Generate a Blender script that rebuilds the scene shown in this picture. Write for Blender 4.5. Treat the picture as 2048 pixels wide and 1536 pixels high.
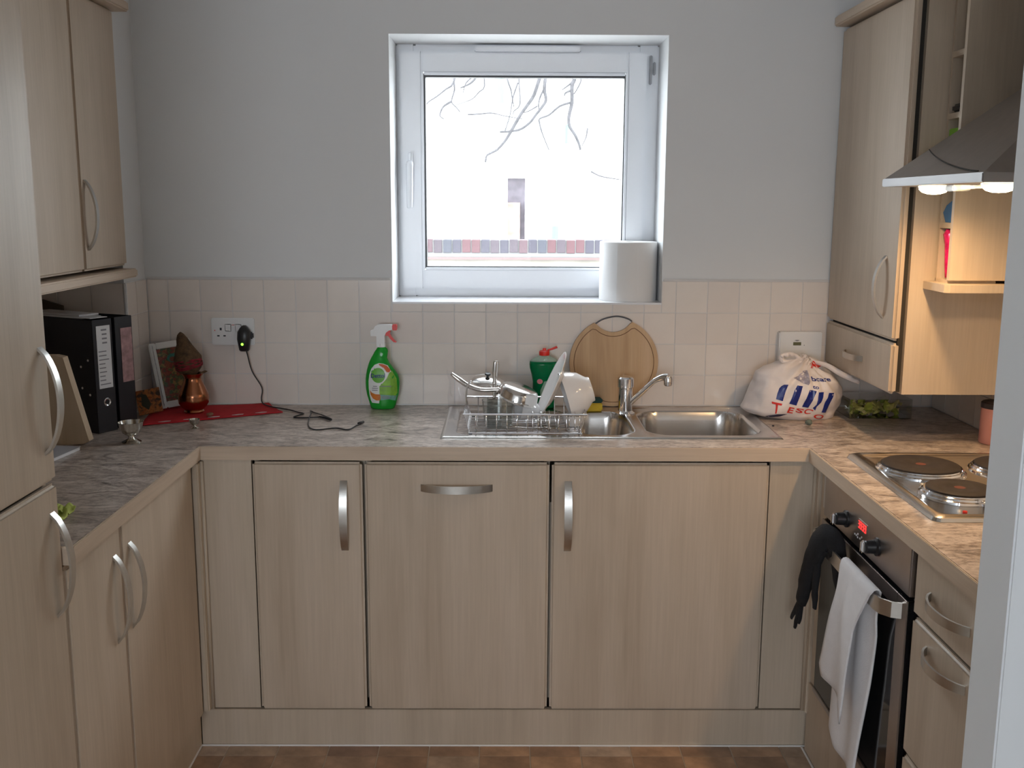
import bpy, bmesh, math, random
from mathutils import Vector, Matrix, Quaternion, noise
from mathutils.bvhtree import BVHTree
random.seed(7)
for o in list(bpy.data.objects): bpy.data.objects.remove(o)
S = bpy.context.scene
COL = S.collection
PI = math.pi

# ---------------------------------------------------------------- camera
CF, CP, CY, CR = 2031.85, 0.1739, 0.0063, -0.0047
CPOS = Vector((0.9634, -3.2117, 1.5426))
_fw = Vector((math.sin(CY)*math.cos(CP), math.cos(CY)*math.cos(CP), -math.sin(CP)))
_rt = Vector((math.cos(CY), -math.sin(CY), 0)); _up = _rt.cross(_fw)
RT = _rt*math.cos(CR) - _up*math.sin(CR); UP = _rt*math.sin(CR) + _up*math.cos(CR)
cd = bpy.data.cameras.new('camera'); cam = bpy.data.objects.new('camera', cd); COL.objects.link(cam)
cd.sensor_width = 36; cd.lens = CF/2048*36; cd.clip_start = .05; cd.clip_end = 200
M = Matrix((RT, UP, -_fw)).transposed().to_4x4(); M.translation = CPOS
cam.matrix_world = M; S.camera = cam

def at(px, py, ax, val):
    """world point on the plane (axis ax = val) that the photograph shows at this pixel"""
    d = _fw + RT*(px-1024)/CF - UP*(py-768)/CF
    return CPOS + d*((val-CPOS[ax])/d[ax])

# ---------------------------------------------------------------- world, light, exposure
W = bpy.data.worlds.new('sky'); S.world = W; W.use_nodes = True
bg = W.node_tree.nodes['Background']; bg.inputs[0].default_value = (.86, .93, 1, 1); bg.inputs[1].default_value = 10.5
S.view_settings.view_transform = 'Standard'; S.view_settings.look = 'None'
S.view_settings.exposure = 0.12; S.view_settings.gamma = 1; S.view_settings.use_curve_mapping = False

def portal(name, loc, rot, sx, sy):
    l = bpy.data.lights.new(name, 'AREA'); l.shape = 'RECTANGLE'; l.size = sx; l.size_y = sy
    l.cycles.is_portal = True
    o = bpy.data.objects.new(name, l); COL.objects.link(o); o.location = loc; o.rotation_euler = rot
portal('window_portal', (1.03, .29, 1.65), (-PI/2, 0, 0), .86, .84)
portal('rear_light_portal', (.5, -6.1, 1.5), (PI/2, 0, 0), 1.4, 1.16)  # unseen rear opening, sized and shifted to set the room's light

# ---------------------------------------------------------------- materials
MATS = {}
def new_mat(name):
    m = bpy.data.materials.new(name); m.use_nodes = True
    nt = m.node_tree; p = nt.nodes['Principled BSDF']; return m, nt, p
def tex(nt, scale, coord='Object'):
    tc = nt.nodes.new('ShaderNodeTexCoord'); mp = nt.nodes.new('ShaderNodeMapping')
    mp.inputs['Scale'].default_value = scale; nt.links.new(tc.outputs[coord], mp.inputs[0]); return mp.outputs[0]
def noi(nt, vec, scale, detail=4, rough=.55, dist=0):
    n = nt.nodes.new('ShaderNodeTexNoise'); n.inputs['Scale'].default_value = scale; n.inputs['Detail'].default_value = detail
    n.inputs['Roughness'].default_value = rough; n.inputs['Distortion'].default_value = dist
    nt.links.new(vec, n.inputs['Vector']); return n.outputs['Fac']
def ramp(nt, fac, stops):
    r = nt.nodes.new('ShaderNodeValToRGB'); e = r.color_ramp.elements
    while len(e) < len(stops): e.new(.5)
    for i, (p, c) in enumerate(stops): e[i].position = p; e[i].color = (*c, 1)
    nt.links.new(fac, r.inputs[0]); return r.outputs[0]
def mixc(nt, a, b, fac, mode='MIX'):
    m = nt.nodes.new('ShaderNodeMix'); m.data_type = 'RGBA'; m.blend_type = mode
    for s, v in ((0, fac), (6, a), (7, b)):
        if hasattr(v, 'is_linked') or hasattr(v, 'links'): nt.links.new(v, m.inputs[s])
        else: m.inputs[s].default_value = v if s == 0 else (*v, 1)
    return m.outputs[2]
def bump(nt, p, h, strength=.2, dist=.002):
    b = nt.nodes.new('ShaderNodeBump'); b.inputs['Strength'].default_value = strength; b.inputs['Distance'].default_value = dist
    nt.links.new(h, b.inputs['Height']); nt.links.new(b.outputs[0], p.inputs['Normal'])
def plain(name, col, rough=.5, metal=0, var=.06, vs=6, spec=.5, bmp=0, bs=60, emit=None, es=0, coat=0, sheen=0):
    if name in MATS: return MATS[name]
    m, nt, p = new_mat(name)
    p.inputs['Roughness'].default_value = rough; p.inputs['Metallic'].default_value = metal
    p.inputs['Specular IOR Level'].default_value = spec; p.inputs['Coat Weight'].default_value = coat
    p.inputs['Sheen Weight'].default_value = sheen
    v = tex(nt, (1, 1, 1)); n = noi(nt, v, vs)
    lo = [c*(1-var) for c in col]; hi = [min(1, c*(1+var)) for c in col]
    nt.links.new(ramp(nt, n, [(.3, lo), (.7, hi)]), p.inputs['Base Color'])
    if bmp: bump(nt, p, noi(nt, v, bs, 3), bmp)
    if emit: p.inputs['Emission Color'].default_value = (*emit, 1); p.inputs['Emission Strength'].default_value = es
    MATS[name] = m; return m
def wood(name, c1, c2, c3, axis=2, rough=.42, sc=1):
    m, nt, p = new_mat(name)
    s = [9*sc]*3; s[axis] = 1.1*sc
    f = [150*sc]*3; f[axis] = 5*sc
    cloud = noi(nt, tex(nt, s), 1, 3, .6, .4); fine = noi(nt, tex(nt, f), 1, 3, .6)
    a = ramp(nt, cloud, [(.3, c1), (.5, c2), (.72, c3)])
    g = ramp(nt, fine, [(.3, (.86,.85,.83)), (.7, (1.05,1.05,1.05))])
    nt.links.new(mixc(nt, a, g, .5, 'MULTIPLY'), p.inputs['Base Color'])
    p.inputs['Roughness'].default_value = rough; bump(nt, p, fine, .08, .001)
    return m
WOOD = wood('maple_wood', (.48,.38,.285), (.56,.455,.35), (.61,.50,.395))
WOODH = wood('maple_edge_wood', (.52,.40,.30), (.60,.475,.36), (.66,.53,.41), axis=0)
WOODY = wood('maple_edge_wood_deep', (.52,.40,.30), (.60,.475,.36), (.66,.53,.41), axis=1)
WOODL = wood('pale_maple_wood', (.50,.41,.315), (.56,.465,.36), (.60,.50,.40))
BOARDW = wood('beech_board', (.45,.27,.13), (.56,.36,.19), (.62,.42,.25), rough=.5, sc=1.6)
BLOCKW = wood('beech_block', (.42,.31,.20), (.52,.39,.26), (.58,.45,.31), rough=.55)
def worktop_mat():
    m, nt, p = new_mat('stone_laminate')
    v = tex(nt, (2.4, 5, 5)); a = noi(nt, v, 3.6, 10, .72, 1.4)
    c = ramp(nt, a, [(.33, (.13,.11,.10)), (.44, (.36,.30,.26)), (.54, (.53,.455,.40)), (.68, (.68,.60,.54))])
    b = noi(nt, tex(nt, (60,90,60)), 1, 3, .7)
    d = ramp(nt, b, [(.36, (.55,.5,.48)), (.5, (1,1,1)), (.7, (1.12,1.1,1.08))])
    nt.links.new(mixc(nt, c, d, .8, 'MULTIPLY'), p.inputs['Base Color'])
    p.inputs['Roughness'].default_value = .28; bump(nt, p, b, .06, .001); return m
TOPM = worktop_mat()
WALLM = plain('wall_paint', (.73,.735,.74), .75, var=.012, vs=2, bmp=.05, bs=180)
CEILM = plain('ceiling_paint', (.8,.79,.78), .8, var=.01)
JAMBM = plain('partition_paint', (.84,.86,.88), .7, var=.012, vs=2, bmp=.05, bs=180)
PVC = plain('white_upvc', (.90,.92,.96), .25, var=.01)
TILE = [plain('cream_tile_%d' % i, c, .13, var=.03, vs=9, bmp=.03, bs=14) for i, c in enumerate([(.78,.71,.655), (.80,.735,.68), (.77,.70,.65), (.81,.735,.675)])]
GROUT = plain('pale_grout', (.70,.68,.67), .8)
TRIMW = plain('white_tile_trim', (.82,.82,.84), .2, var=.01)
FLOORT = []
for i, c in enumerate([(.32,.20,.13), (.40,.29,.21), (.46,.35,.27), (.36,.24,.165), (.43,.27,.17), (.27,.17,.12)]):
    FLOORT.append(plain('floor_tile_%d' % i, c, .4, var=.35, vs=14))
FLOORM = plain('vinyl_joint', (.42,.35,.28), .5, var=.1)
SEAL = plain('white_sealant', (.74,.72,.71), .4)
BSTEEL = plain('brushed_steel', (.62,.60,.57), .30, 1, var=.05, vs=40)
STEEL = plain('sink_steel', (.60,.58,.56), .24, 1, var=.05, vs=20)
CHROME = plain('chrome', (.80,.80,.82), .07, 1, var=.01)
HOBST = plain('hob_steel', (.66,.62,.57), .2, 1, var=.03)
OVST = plain('oven_steel', (.42,.38,.36), .32, 1, var=.05, vs=20)
HOODST = plain('hood_steel', (.38,.345,.32), .42, 1, var=.05, vs=30)
BLK = plain('black_plastic', (.018,.018,.02), .35)
BGLASS = plain('black_oven_glass', (.008,.008,.009), .08)
DARK = plain('dark_gap', (.03,.025,.02), .8)
HOTP = plain('cast_iron_plate', (.035,.028,.025), .6, 0, var=.15, vs=50, bmp=.1, spec=.25)
WHITE = plain('white_plastic', (.80,.80,.80), .3, var=.01)
CERAM = plain('white_ceramic', (.80,.78,.77), .12, var=.01)
RED = plain('red_plastic', (.75,.03,.02), .3)
REDCL = plain('red_cloth_fabric', (.50,.012,.02), .85, var=.15, vs=40, bmp=.2, bs=400)
PAPER = plain('paper_white', (.78,.78,.80), .7, var=.02)
INK = plain('ink_black', (.03,.03,.04), .6)
GREYINK = plain('ink_grey', (.25,.25,.28), .6)

def thin_glass(name, tint=(.97,.99,.985), rough=.02, refl=1.0, extra=0.04):
    m = bpy.data.materials.new(name); m.use_nodes = True; nt = m.node_tree; nt.nodes.clear()
    out = nt.nodes.new('ShaderNodeOutputMaterial'); tr = nt.nodes.new('ShaderNodeBsdfTransparent'); gl = nt.nodes.new('ShaderNodeBsdfGlossy')
    tr.inputs[0].default_value = (*tint, 1); gl.inputs['Roughness'].default_value = rough
    lw = nt.nodes.new('ShaderNodeLayerWeight'); lw.inputs[0].default_value = .5; pw = nt.nodes.new('ShaderNodeMath'); pw.operation = 'POWER'; pw.inputs[1].default_value = 4; nt.links.new(lw.outputs['Facing'], pw.inputs[0])
    ad = nt.nodes.new('ShaderNodeMath'); ad.operation = 'MULTIPLY_ADD'; ad.inputs[1].default_value = refl; ad.inputs[2].default_value = extra; ad.use_clamp = True
    mx = nt.nodes.new('ShaderNodeMixShader'); nt.links.new(pw.outputs[0], ad.inputs[0]); nt.links.new(ad.outputs[0], mx.inputs[0])
    nt.links.new(tr.outputs[0], mx.inputs[1]); nt.links.new(gl.outputs[0], mx.inputs[2]); nt.links.new(mx.outputs[0], out.inputs[0]); return m
PANE = thin_glass('window_glass', (.97,.98,.98), 0, .4, .003)
CLEAR = thin_glass('clear_glass', (.93,.95,.95), .02, 1.2, .05)
FILM = thin_glass('clear_film', (.93,.93,.95), .12, .8, .06)
def trans(name, col, rough=.08, tw=.75):
    m, nt, p = new_mat(name); p.inputs['Base Color'].default_value = (*col, 1); p.inputs['Roughness'].default_value = rough
    p.inputs['Transmission Weight'].default_value = tw; p.inputs['IOR'].default_value = 1.3; return m
GREENB = trans('green_liquid_plastic', (.03,.55,.06), .08, .45)
SOAPG = trans('green_soap_plastic', (.0,.22,.07), .08, .4)

# ---------------------------------------------------------------- mesh helpers
def root(name, label, cat, loc=(0,0,0), rz=0, group=None, rot=None):
    o = bpy.data.objects.new(name, None); COL.objects.link(o); o.empty_display_size = .05
    o.location = loc; o.rotation_euler = rot if rot else (0, 0, rz)
    o['label'] = label; o['category'] = cat
    if group: o['group'] = group
    return o
def sroot(name, loc=(0,0,0)):
    o = bpy.data.objects.new(name, None); COL.objects.link(o); o.location = loc; o['kind'] = 'structure'; return o
def tag(o, label, cat, group=None):
    o['label'] = label; o['category'] = cat
    if group: o['group'] = group
    return o
def put(name, bm, mat, parent=None, world=False, smooth=False, kind=None, label=None):
    """link a bmesh as one object; world=True: vertices are world coordinates, moved into the parent's frame"""
    if world and parent is not None:
        p = parent; off = Vector((0,0,0))
        while p is not None: off += Vector(p.location); p = p.parent
        bmesh.ops.translate(bm, verts=bm.verts, vec=-off)
    bmesh.ops.recalc_face_normals(bm, faces=bm.faces)
    me = bpy.data.meshes.new(name); bm.to_mesh(me); bm.free()
    if smooth:
        me.polygons.foreach_set('use_smooth', [True]*len(me.polygons))
        if smooth != 'all':
            try: me.set_sharp_from_angle(angle=math.radians(smooth if isinstance(smooth, (int, float)) and smooth is not True else 40))
            except Exception: pass
    for m in (mat if isinstance(mat, (list, tuple)) else [mat]): me.materials.append(m)
    o = bpy.data.objects.new(name, me); COL.objects.link(o)
    if parent is not None: o.parent = parent
    if kind: o['kind'] = kind
    if label: o['label'] = label
    return o
def B(*boxes, bev=0, seg=2):
    """bmesh of boxes (x0,x1,y0,y1,z0,z1)"""
    bm = bmesh.new()
    for x0, x1, y0, y1, z0, z1 in boxes:
        b2 = bmesh.ops.create_cube(bm, size=1)['verts']
        for v in b2:
            v.co = Vector(((x0+x1)/2+v.co.x*(x1-x0), (y0+y1)/2+v.co.y*(y1-y0), (z0+z1)/2+v.co.z*(z1-z0)))
    if bev: bmesh.ops.bevel(bm, geom=list(bm.edges), offset=bev, segments=seg, affect='EDGES', clamp_overlap=True)
    return bm
def smooth_path(pts, n=6):
    pts = [Vector(p) for p in pts]; out = []
    for i in range(len(pts)-1):
        p0 = pts[max(i-1,0)]; p1 = pts[i]; p2 = pts[i+1]; p3 = pts[min(i+2, len(pts)-1)]
        for k in range(n):
            t = k/n
            out.append(.5*((2*p1)+(p2-p0)*t+(2*p0-5*p1+4*p2-p3)*t*t+(3*p1-p0-3*p2+p3)*t**3))
    out.append(pts[-1]); return out
def tube(bm, pts, r, seg=8, sm=0, flat=None, closed=False):
    """tube through points; r number or list; flat=(vector, factor) squashes along a vector"""
    pts = [Vector(p) for p in pts]
    if sm:
        if isinstance(r, (list, tuple)):
            rr = []
            for i in range(len(r)-1): rr += [r[i]+(r[i+1]-r[i])*k/sm for k in range(sm)]
            r = rr+[r[-1]]
        pts = smooth_path(pts, sm)
    n = len(pts)
    if not isinstance(r, (list, tuple)): r = [r]*n
    rings = []; prev = None
    for i, p in enumerate(pts):
        if closed: t = (pts[(i+1) % n]-pts[i-1])
        else: t = (pts[min(i+1, n-1)]-pts[max(i-1, 0)])
        t.normalize()
        if prev is None:
            a = Vector((0,0,1)) if abs(t.z) < .9 else Vector((1,0,0)); u = t.cross(a).normalized()
        else: u = (prev - t*prev.dot(t)).normalized()
        prev = u; w = t.cross(u); ring = []
        for k in range(seg):
            q = (u*math.cos(2*PI*k/seg)+w*math.sin(2*PI*k/seg))*r[i]
            if flat: fv = Vector(flat[0]); q -= fv*q.dot(fv)*(1-flat[1])
            ring.append(bm.verts.new(p+q))
        rings.append(ring)
    m = n if closed else n-1
    for i in range(m):
        a, b = rings[i], rings[(i+1) % n]
        for k in range(seg): bm.faces.new((a[k], a[(k+1) % seg], b[(k+1) % seg], b[k]))
    if not closed: bm.faces.new(rings[0][::-1]); bm.faces.new(rings[-1])
    return bm
def T(pts, r, seg=8, sm=0, flat=None, closed=False): return tube(bmesh.new(), pts, r, seg, sm, flat, closed)
def lathe(prof, seg=32, bm=None, mtx=None):
    """profile [(r,z)...] about z"""
    bm = bm or bmesh.new(); rings = []
    for r, z in prof:
        if r < 1e-6: rings.append([bm.verts.new((0,0,z))])
        else: rings.append([bm.verts.new((r*math.cos(2*PI*k/seg), r*math.sin(2*PI*k/seg), z)) for k in range(seg)])
    for a, b in zip(rings, rings[1:]):
        for k in range(seg):
            if len(a) == 1 and len(b) == 1: continue
            if len(a) == 1: bm.faces.new((a[0], b[k], b[(k+1) % seg]))
            elif len(b) == 1: bm.faces.new((a[k], a[(k+1) % seg], b[0]))
            else: bm.faces.new((a[k], a[(k+1) % seg], b[(k+1) % seg], b[k]))
    if mtx: bmesh.ops.transform(bm, matrix=mtx, verts=[v for r in rings for v in r])
    return bm
def prism(poly, axis, a, b, bev=0):
    """polygon in the two other axes, extruded along axis from a to b"""
    bm = bmesh.new()
    def mk(p, t):
        c = list(p); c.insert(axis, t); return bm.verts.new(c)
    A = [mk(p, a) for p in poly]; C = [mk(p, b) for p in poly]
    bm.faces.new(A); bm.faces.new(C[::-1]); n = len(poly)
    for i in range(n): bm.faces.new((A[i], A[(i+1) % n], C[(i+1) % n], C[i]))
    if bev: bmesh.ops.bevel(bm, geom=[e for e in bm.edges if e.calc_face_angle(0) > .5], offset=bev, segments=2, affect='EDGES', clamp_overlap=True)
    return bm
def body(rows, n=32, ex=2.5, bm=None):
    """stack of super-ellipse rings: (z, xl, xr, half depth, y centre)"""
    bm = bm or bmesh.new(); rings = []
    for z, xl, xr, d, yc in rows:
        cx, hw = (xl+xr)/2, (xr-xl)/2; ring = []
        for k in range(n):
            a = 2*PI*k/n; c, s = math.cos(a), math.sin(a)
            ring.append(bm.verts.new((cx+hw*math.copysign(abs(c)**(2/ex), c), yc+d*math.copysign(abs(s)**(2/ex), s), z)))
        rings.append(ring)
    for a, b in zip(rings, rings[1:]):
        for k in range(n): bm.faces.new((a[k], a[(k+1) % n], b[(k+1) % n], b[k]))
    bm.faces.new(rings[0][::-1]); bm.faces.new(rings[-1]); return bm
def disc_poly(cx, cz, rx, rz=None, n=28, a0=0, a1=2*PI):
    rz = rz or rx; return [(cx+rx*math.cos(a0+(a1-a0)*i/n), cz+rz*math.sin(a0+(a1-a0)*i/n)) for i in range(n)]
def text_bm(s):
    c = bpy.data.curves.new('t', 'FONT'); c.body = s; c.resolution_u = 4; c.offset = .022
    o = bpy.data.objects.new('t', c); COL.objects.link(o); bpy.context.view_layer.update()
    me = bpy.data.meshes.new_from_object(o); bpy.data.objects.remove(o); bpy.data.curves.remove(c)
    bm = bmesh.new(); bm.from_mesh(me); bpy.data.meshes.remove(me)
    xs = [v.co.x for v in bm.verts]; ys = [v.co.y for v in bm.verts]
    x0, x1, y0, y1 = min(xs), max(xs), min(ys), max(ys)
    for v in bm.verts: v.co = Vector(((v.co.x-x0)/(x1-x0), 0, (v.co.y-y0)/(y1-y0)))
    return bm
def place_text(s, quad):
    """text warped into a quad: bottom left, bottom right, top right, top left, each (x, z)"""
    bm = text_bm(s); a, b, c, d = [Vector(q) for q in quad]
    for v in bm.verts:
        u, w = v.co.x, v.co.z; p = (a*(1-u)+b*u)*(1-w)+(d*(1-u)+c*u)*w; v.co = Vector((p.x, 0, p.y))
    return bm
def poly_bm(*polys):
    bm = bmesh.new()
    for p in polys: bm.faces.new([bm.verts.new((x, 0, z)) for x, z in p])
    return bm
def wrap(bm, bvh, off=.0006, y0=-1, cuts=2, fall=0):
    """lay a flat (x, z) mesh on a surface seen along +y"""
    bmesh.ops.triangulate(bm, faces=bm.faces)
    for _ in range(cuts):
        bmesh.ops.subdivide_edges(bm, edges=[e for e in bm.edges if e.calc_length() > .004], cuts=1)
        bmesh.ops.triangulate(bm, faces=bm.faces)
    for v in bm.verts:
        h = bvh.ray_cast(Vector((v.co.x, y0, v.co.z)), Vector((0, 1, 0)))
        v.co.y = (h[0].y-off) if h[0] is not None else fall
    return bm
def bow(p0, p1, out, h=.03, w=.022, t=.0045, n=16):
    """bow handle: a bent flat strip from p0 to p1 arching along out"""
    p0, p1, out = Vector(p0), Vector(p1), Vector(out).normalized(); ax = (p1-p0).normalized(); wd = ax.cross(out).normalized()
    bm = bmesh.new(); pts = []
    for i in range(n+1):
        s = i/n; k = 1-(2*s-1)**2; pts.append(p0.lerp(p1, s)+out*h*(k**.75))
    rings = []
    for i, p in enumerate(pts):
        tg = (pts[min(i+1, n)]-pts[max(i-1, 0)]).normalized(); nn = tg.cross(wd).normalized()
        if nn.dot(out) < 0: nn = -nn
        ww = w/2*(1-.12*abs(2*i/n-1))
        rings.append([bm.verts.new(p+wd*sx*ww+nn*sy*t/2) for sx, sy in ((-1,-1), (1,-1), (1,1), (-1,1))])
    for a, b in zip(rings, rings[1:]):
        for k in range(4): bm.faces.new((a[k], a[(k+1) % 4], b[(k+1) % 4], b[k]))
    bm.faces.new(rings[0][::-1]); bm.faces.new(rings[-1])
    bmesh.ops.bevel(bm, geom=[e for e in bm.edges if e.calc_face_angle(0) > 1.2], offset=.0012, segments=2, affect='EDGES')
    return bm
def grid_slab(xs, ys, hole, z0, z1):
    """slab on a grid of cells, without the cells where hole(cx, cy)"""
    bm = bmesh.new(); V = {}
    def v(i, j, k):
        if (i, j, k) not in V: V[i, j, k] = bm.verts.new((xs[i], ys[j], (z0, z1)[k]))
        return V[i, j, k]
    on = {(i, j) for i in range(len(xs)-1) for j in range(len(ys)-1) if not hole((xs[i]+xs[i+1])/2, (ys[j]+ys[j+1])/2)}
    for i, j in on:
        bm.faces.new((v(i,j,1), v(i+1,j,1), v(i+1,j+1,1), v(i,j+1,1))); bm.faces.new((v(i,j,0), v(i,j+1,0), v(i+1,j+1,0), v(i+1,j,0)))
        for di, dj, a, b in ((-1,0,(0,0),(0,1)), (1,0,(1,0),(1,1)), (0,-1,(0,0),(1,0)), (0,1,(0,1),(1,1))):
            if (i+di, j+dj) not in on: bm.faces.new((v(i+a[0],j+a[1],0), v(i+b[0],j+b[1],0), v(i+b[0],j+b[1],1), v(i+a[0],j+a[1],1)))
    return bm

# ================================================================ SETTING
FZ = .047; TOPZ = .91; XL = -.475; XR = 2.34; YB = -6.0
put('floor', B((XL-.1, 3.4, YB-.1, .1, FZ-.1, FZ)), FLOORM, kind='structure')
floor = bpy.data.objects['floor']
tile_me = {}
pit = .14
for j in range(7):
    for i in range(13):
        x0 = .054+i*pit-.0; y1 = -.6326+pit-j*pit; y0 = y1-pit
        if y1 > -.56: y1 = -.562
        xa, xb = max(x0, .118), min(x0+pit, 1.815)
        if xb-xa < .01 or y1-y0 < .01: continue
        key = (round(xb-xa, 3), round(y1-y0, 3))
        if key not in tile_me:
            bm = B((0, xb-xa-.003, 0, y1-y0-.003, 0, .0022), bev=.0008, seg=1); me = bpy.data.meshes.new('floor_tile'); bm.to_mesh(me); bm.free()
            me.materials.append(FLOORT[0]); tile_me[key] = me
        o = bpy.data.objects.new('tile', tile_me[key]); COL.objects.link(o); o.parent = floor; o.location = (xa+.0015, y0+.0015, FZ-.0006)
        o.material_slots[0].link = 'OBJECT'; o.material_slots[0].material = random.choice(FLOORT)
put('ceiling', B((XL-.1, 3.4, YB-.1, .1, 2.42, 2.5)), CEILM, kind='structure')
# back wall with window opening
WX0, WX1, WZ0, WZ1 = .605, 1.455, 1.240, 2.053
wb = put('wall_back', grid_slab([XL-.1, WX0, WX1, 3.4], [FZ-.1, WZ0, WZ1, 2.5], lambda x, y: WX0 < x < WX1 and WZ0 < y < WZ1, 0, .28), WALLM)
me = wb.data
for v in me.vertices: v.co = (v.co.x, v.co.z, v.co.y)
me.flip_normals(); wb['kind'] = 'structure'
put('wall_left', B((XL-.1, XL, YB, 0, FZ-.1, 2.5)), WALLM, kind='structure')
pier = put('wall_pier', B((XL, -.172, -.18, 0, FZ, 2.5)), WALLM, kind='structure')
wr = put('wall_right', B((XR, XR+.1, -1.8, 0, FZ-.1, 2.5)), WALLM, kind='structure')
put('wall_partition', B((1.704, 3.3, -1.8, -1.7, FZ, 2.45), bev=.003), JAMBM, kind='structure')
put('wall_side', B((3.3, 3.4, YB, -1.8, FZ-.1, 2.5)), WALLM, kind='structure')
wq = put('wall_rear', grid_slab([XL-.1, -.2, 1.2, 3.4], [FZ-.1, .92, 2.08, 2.5], lambda x, y: -.2 < x < 1.2 and .92 < y < 2.08, 0, .2), WALLM, kind='structure')  # out of view; its opening is shaped for the daylight it lets in
for v in wq.data.vertices: v.co = (v.co.x, YB-.2+v.co.z, v.co.y)
# wall tiles: each its own object
TP, TT = .1, .006
def make_tile(wall, axis, u0, u1, z0, z1, face, sgn, w=None):
    g = .0011
    if u1-u0 < .008 or z1-z0 < .008: return
    key = ('w', axis, sgn, round(u1-u0, 4), round(z1-z0, 4))
    if key not in tile_me:
        a = (0, u1-u0-2*g, 0, -TT, 0, z1-z0-2*g) if axis == 1 else (0, TT*sgn, 0, u1-u0-2*g, 0, z1-z0-2*g)
        x0, x1 = sorted(a[:2]); y0, y1 = sorted(a[2:4])
        bm = B((x0, x1, y0, y1, a[4], a[5]), bev=.0012, seg=2); bmesh.ops.recalc_face_normals(bm, faces=bm.faces)
        me = bpy.data.meshes.new('wall_tile'); bm.to_mesh(me); bm.free(); me.materials.append(TILE[0]); tile_me[key] = me
    o = bpy.data.objects.new('tile', tile_me[key]); COL.objects.link(o); o.parent = wall
    o.location = (u0+g, face, z0+g) if axis == 1 else (face, u0+g, z0+g)
    o.material_slots[0].link = 'OBJECT'; o.material_slots[0].material = random.choice(TILE)
for k in range(4):
    z0 = TOPZ+k*TP; z1 = z0+TP
    for i in range(-2, 24):
        a, b = max(i*TP, -.166), min((i+1)*TP, XR-.007)
        if b <= a: continue
        if k < 3: make_tile(wb, 1, a, b, z0, z1, 0, 1)
        else:
            if b <= WX0: make_tile(wb, 1, a, b, z0, z1, 0, 1)
            elif a >= WX1: make_tile(wb, 1, a, b, z0, z1, 0, 1)
            else:
                if a < WX0: make_tile(wb, 1, a, WX0, z0, z1, 0, 1)
                if b > WX1: make_tile(wb, 1, WX1, b, z0, z1, 0, 1)
                make_tile(wb, 1, max(a, WX0), min(b, WX1), z0, WZ0-.001, 0, 1)
    for a, b in ((-.18, -.1), (-.1, -.008)): make_tile(pier, 0, a, b, z0, z1, -.172, 1)
    for a, b in ((-.47, -.37), (-.37, -.27), (-.27, -.172)): make_tile(pier, 1, a, b, z0, z1, -.18, 1)
    for i in range(6): make_tile(wr, 0, -.008-(i+1)*TP, -.008-i*TP, z0, z1, XR, -1)
    for i in range(6): make_tile(bpy.data.objects['wall_left'], 0, -.19-(i+1)*TP, -.19-i*TP, z0, z1, XL, 1)
# grout beds just behind the tile faces
put('grout_bed', B((-.168, WX0, -.0035, 0, TOPZ, TOPZ+.4), (WX1, XR-.003, -.0035, 0, TOPZ, TOPZ+.4), (WX0, WX1, -.0035, 0, TOPZ, WZ0)), GROUT, wb)
put('grout_bed', B((-.172, -.1685, -.18, 0, TOPZ, TOPZ+.4), (XL, -.172, -.1835, -.18, TOPZ, TOPZ+.4)), GROUT, pier)
put('trim_1', B((-.172, -.1635, -.1885, -.18, TOPZ, TOPZ+.4), bev=.002), TRIMW, kind='structure')
put('trim_2', B((-.166, WX0-.004, -.0075, 0, TOPZ+.4, TOPZ+.4065), (WX1+.004, XR, -.0075, 0, TOPZ+.4, TOPZ+.4065), bev=.002), GROUT, kind='structure')
put('trim_3', B((-.166, XR-.006, -.0105, -.0062, TOPZ, TOPZ+.004), bev=.001), SEAL, kind='structure')

# ---------------------------------------------------------------- window
win = sroot('window_1', (1.03, .2, WZ0))
def members(x0, x1, z0, z1, wl, wr_, wt, wbm, y0, y1, bev=.004):
    bm = bmesh.new()
    for bx in ((x0, x0+wl, y0, y1, z0, z1), (x1-wr_, x1, y0, y1, z0, z1), (x0+wl, x1-wr_, y0, y1, z1-wt, z1), (x0+wl, x1-wr_, y0, y1, z0, z0+wbm)):
        b = B(bx, bev=bev); me = bpy.data.meshes.new('t'); b.to_mesh(me); b.free(); bm.from_mesh(me); bpy.data.meshes.remove(me)
    return bm
put('frame', members(WX0, WX1, WZ0, WZ1, .06, .065, .06, .06, .2, .27), PVC, win, True, smooth=30)
sash = put('sash', members(.617, 1.416, 1.268, 2.03, .074, .064, .07, .068, .182, .235, .006), PVC, win, True, smooth=30)
put('glazing_bead', members(.686, 1.356, 1.331, 1.964, .0085, .0085, .0085, .0085, .178, .215, .003), PVC, win, True, smooth=30)
put('gasket', members(.692, 1.3515, 1.3365, 1.960, .0085, .0075, .0105, .0065, .1885, .222, .0005), BLK, win, True, label='black rubber gasket')
put('pane', B((.69, 1.353, .224, .228, 1.336, 1.96)), PANE, win, True)
hd = put('handle', B((.639, .659, .165, .183, 1.62, 1.715), bev=.007, seg=3), PVC, win, True, smooth=True)
put('lever', T([(.650,.168,1.675), (.650,.15,1.672), (.650,.146,1.64), (.649,.15,1.56), (.648,.156,1.535)], [.010,.012,.011,.010,.009], 10, 4, flat=((0,1,0), .7)), PVC, hd, True, smooth='all')
put('keyhole', lathe([(0, 0), (.003, 0), (.003, .001), (0, .001)], 10, mtx=Matrix.Translation((.649, .1650, 1.66))@Matrix.Rotation(PI/2, 4, 'X')), BLK, hd, True)
put('trickle_vent', B((.86, 1.2, .17, .2, 2.028, 2.046), bev=.003), PVC, win, True)
put('hinge', B((1.424, 1.432, .185, .201, 1.93, 2.02), (1.436, 1.444, .19, .201, 1.96, 2.0), bev=.002), plain('hinge_grey', (.35,.35,.37), .4), win, True)
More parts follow.
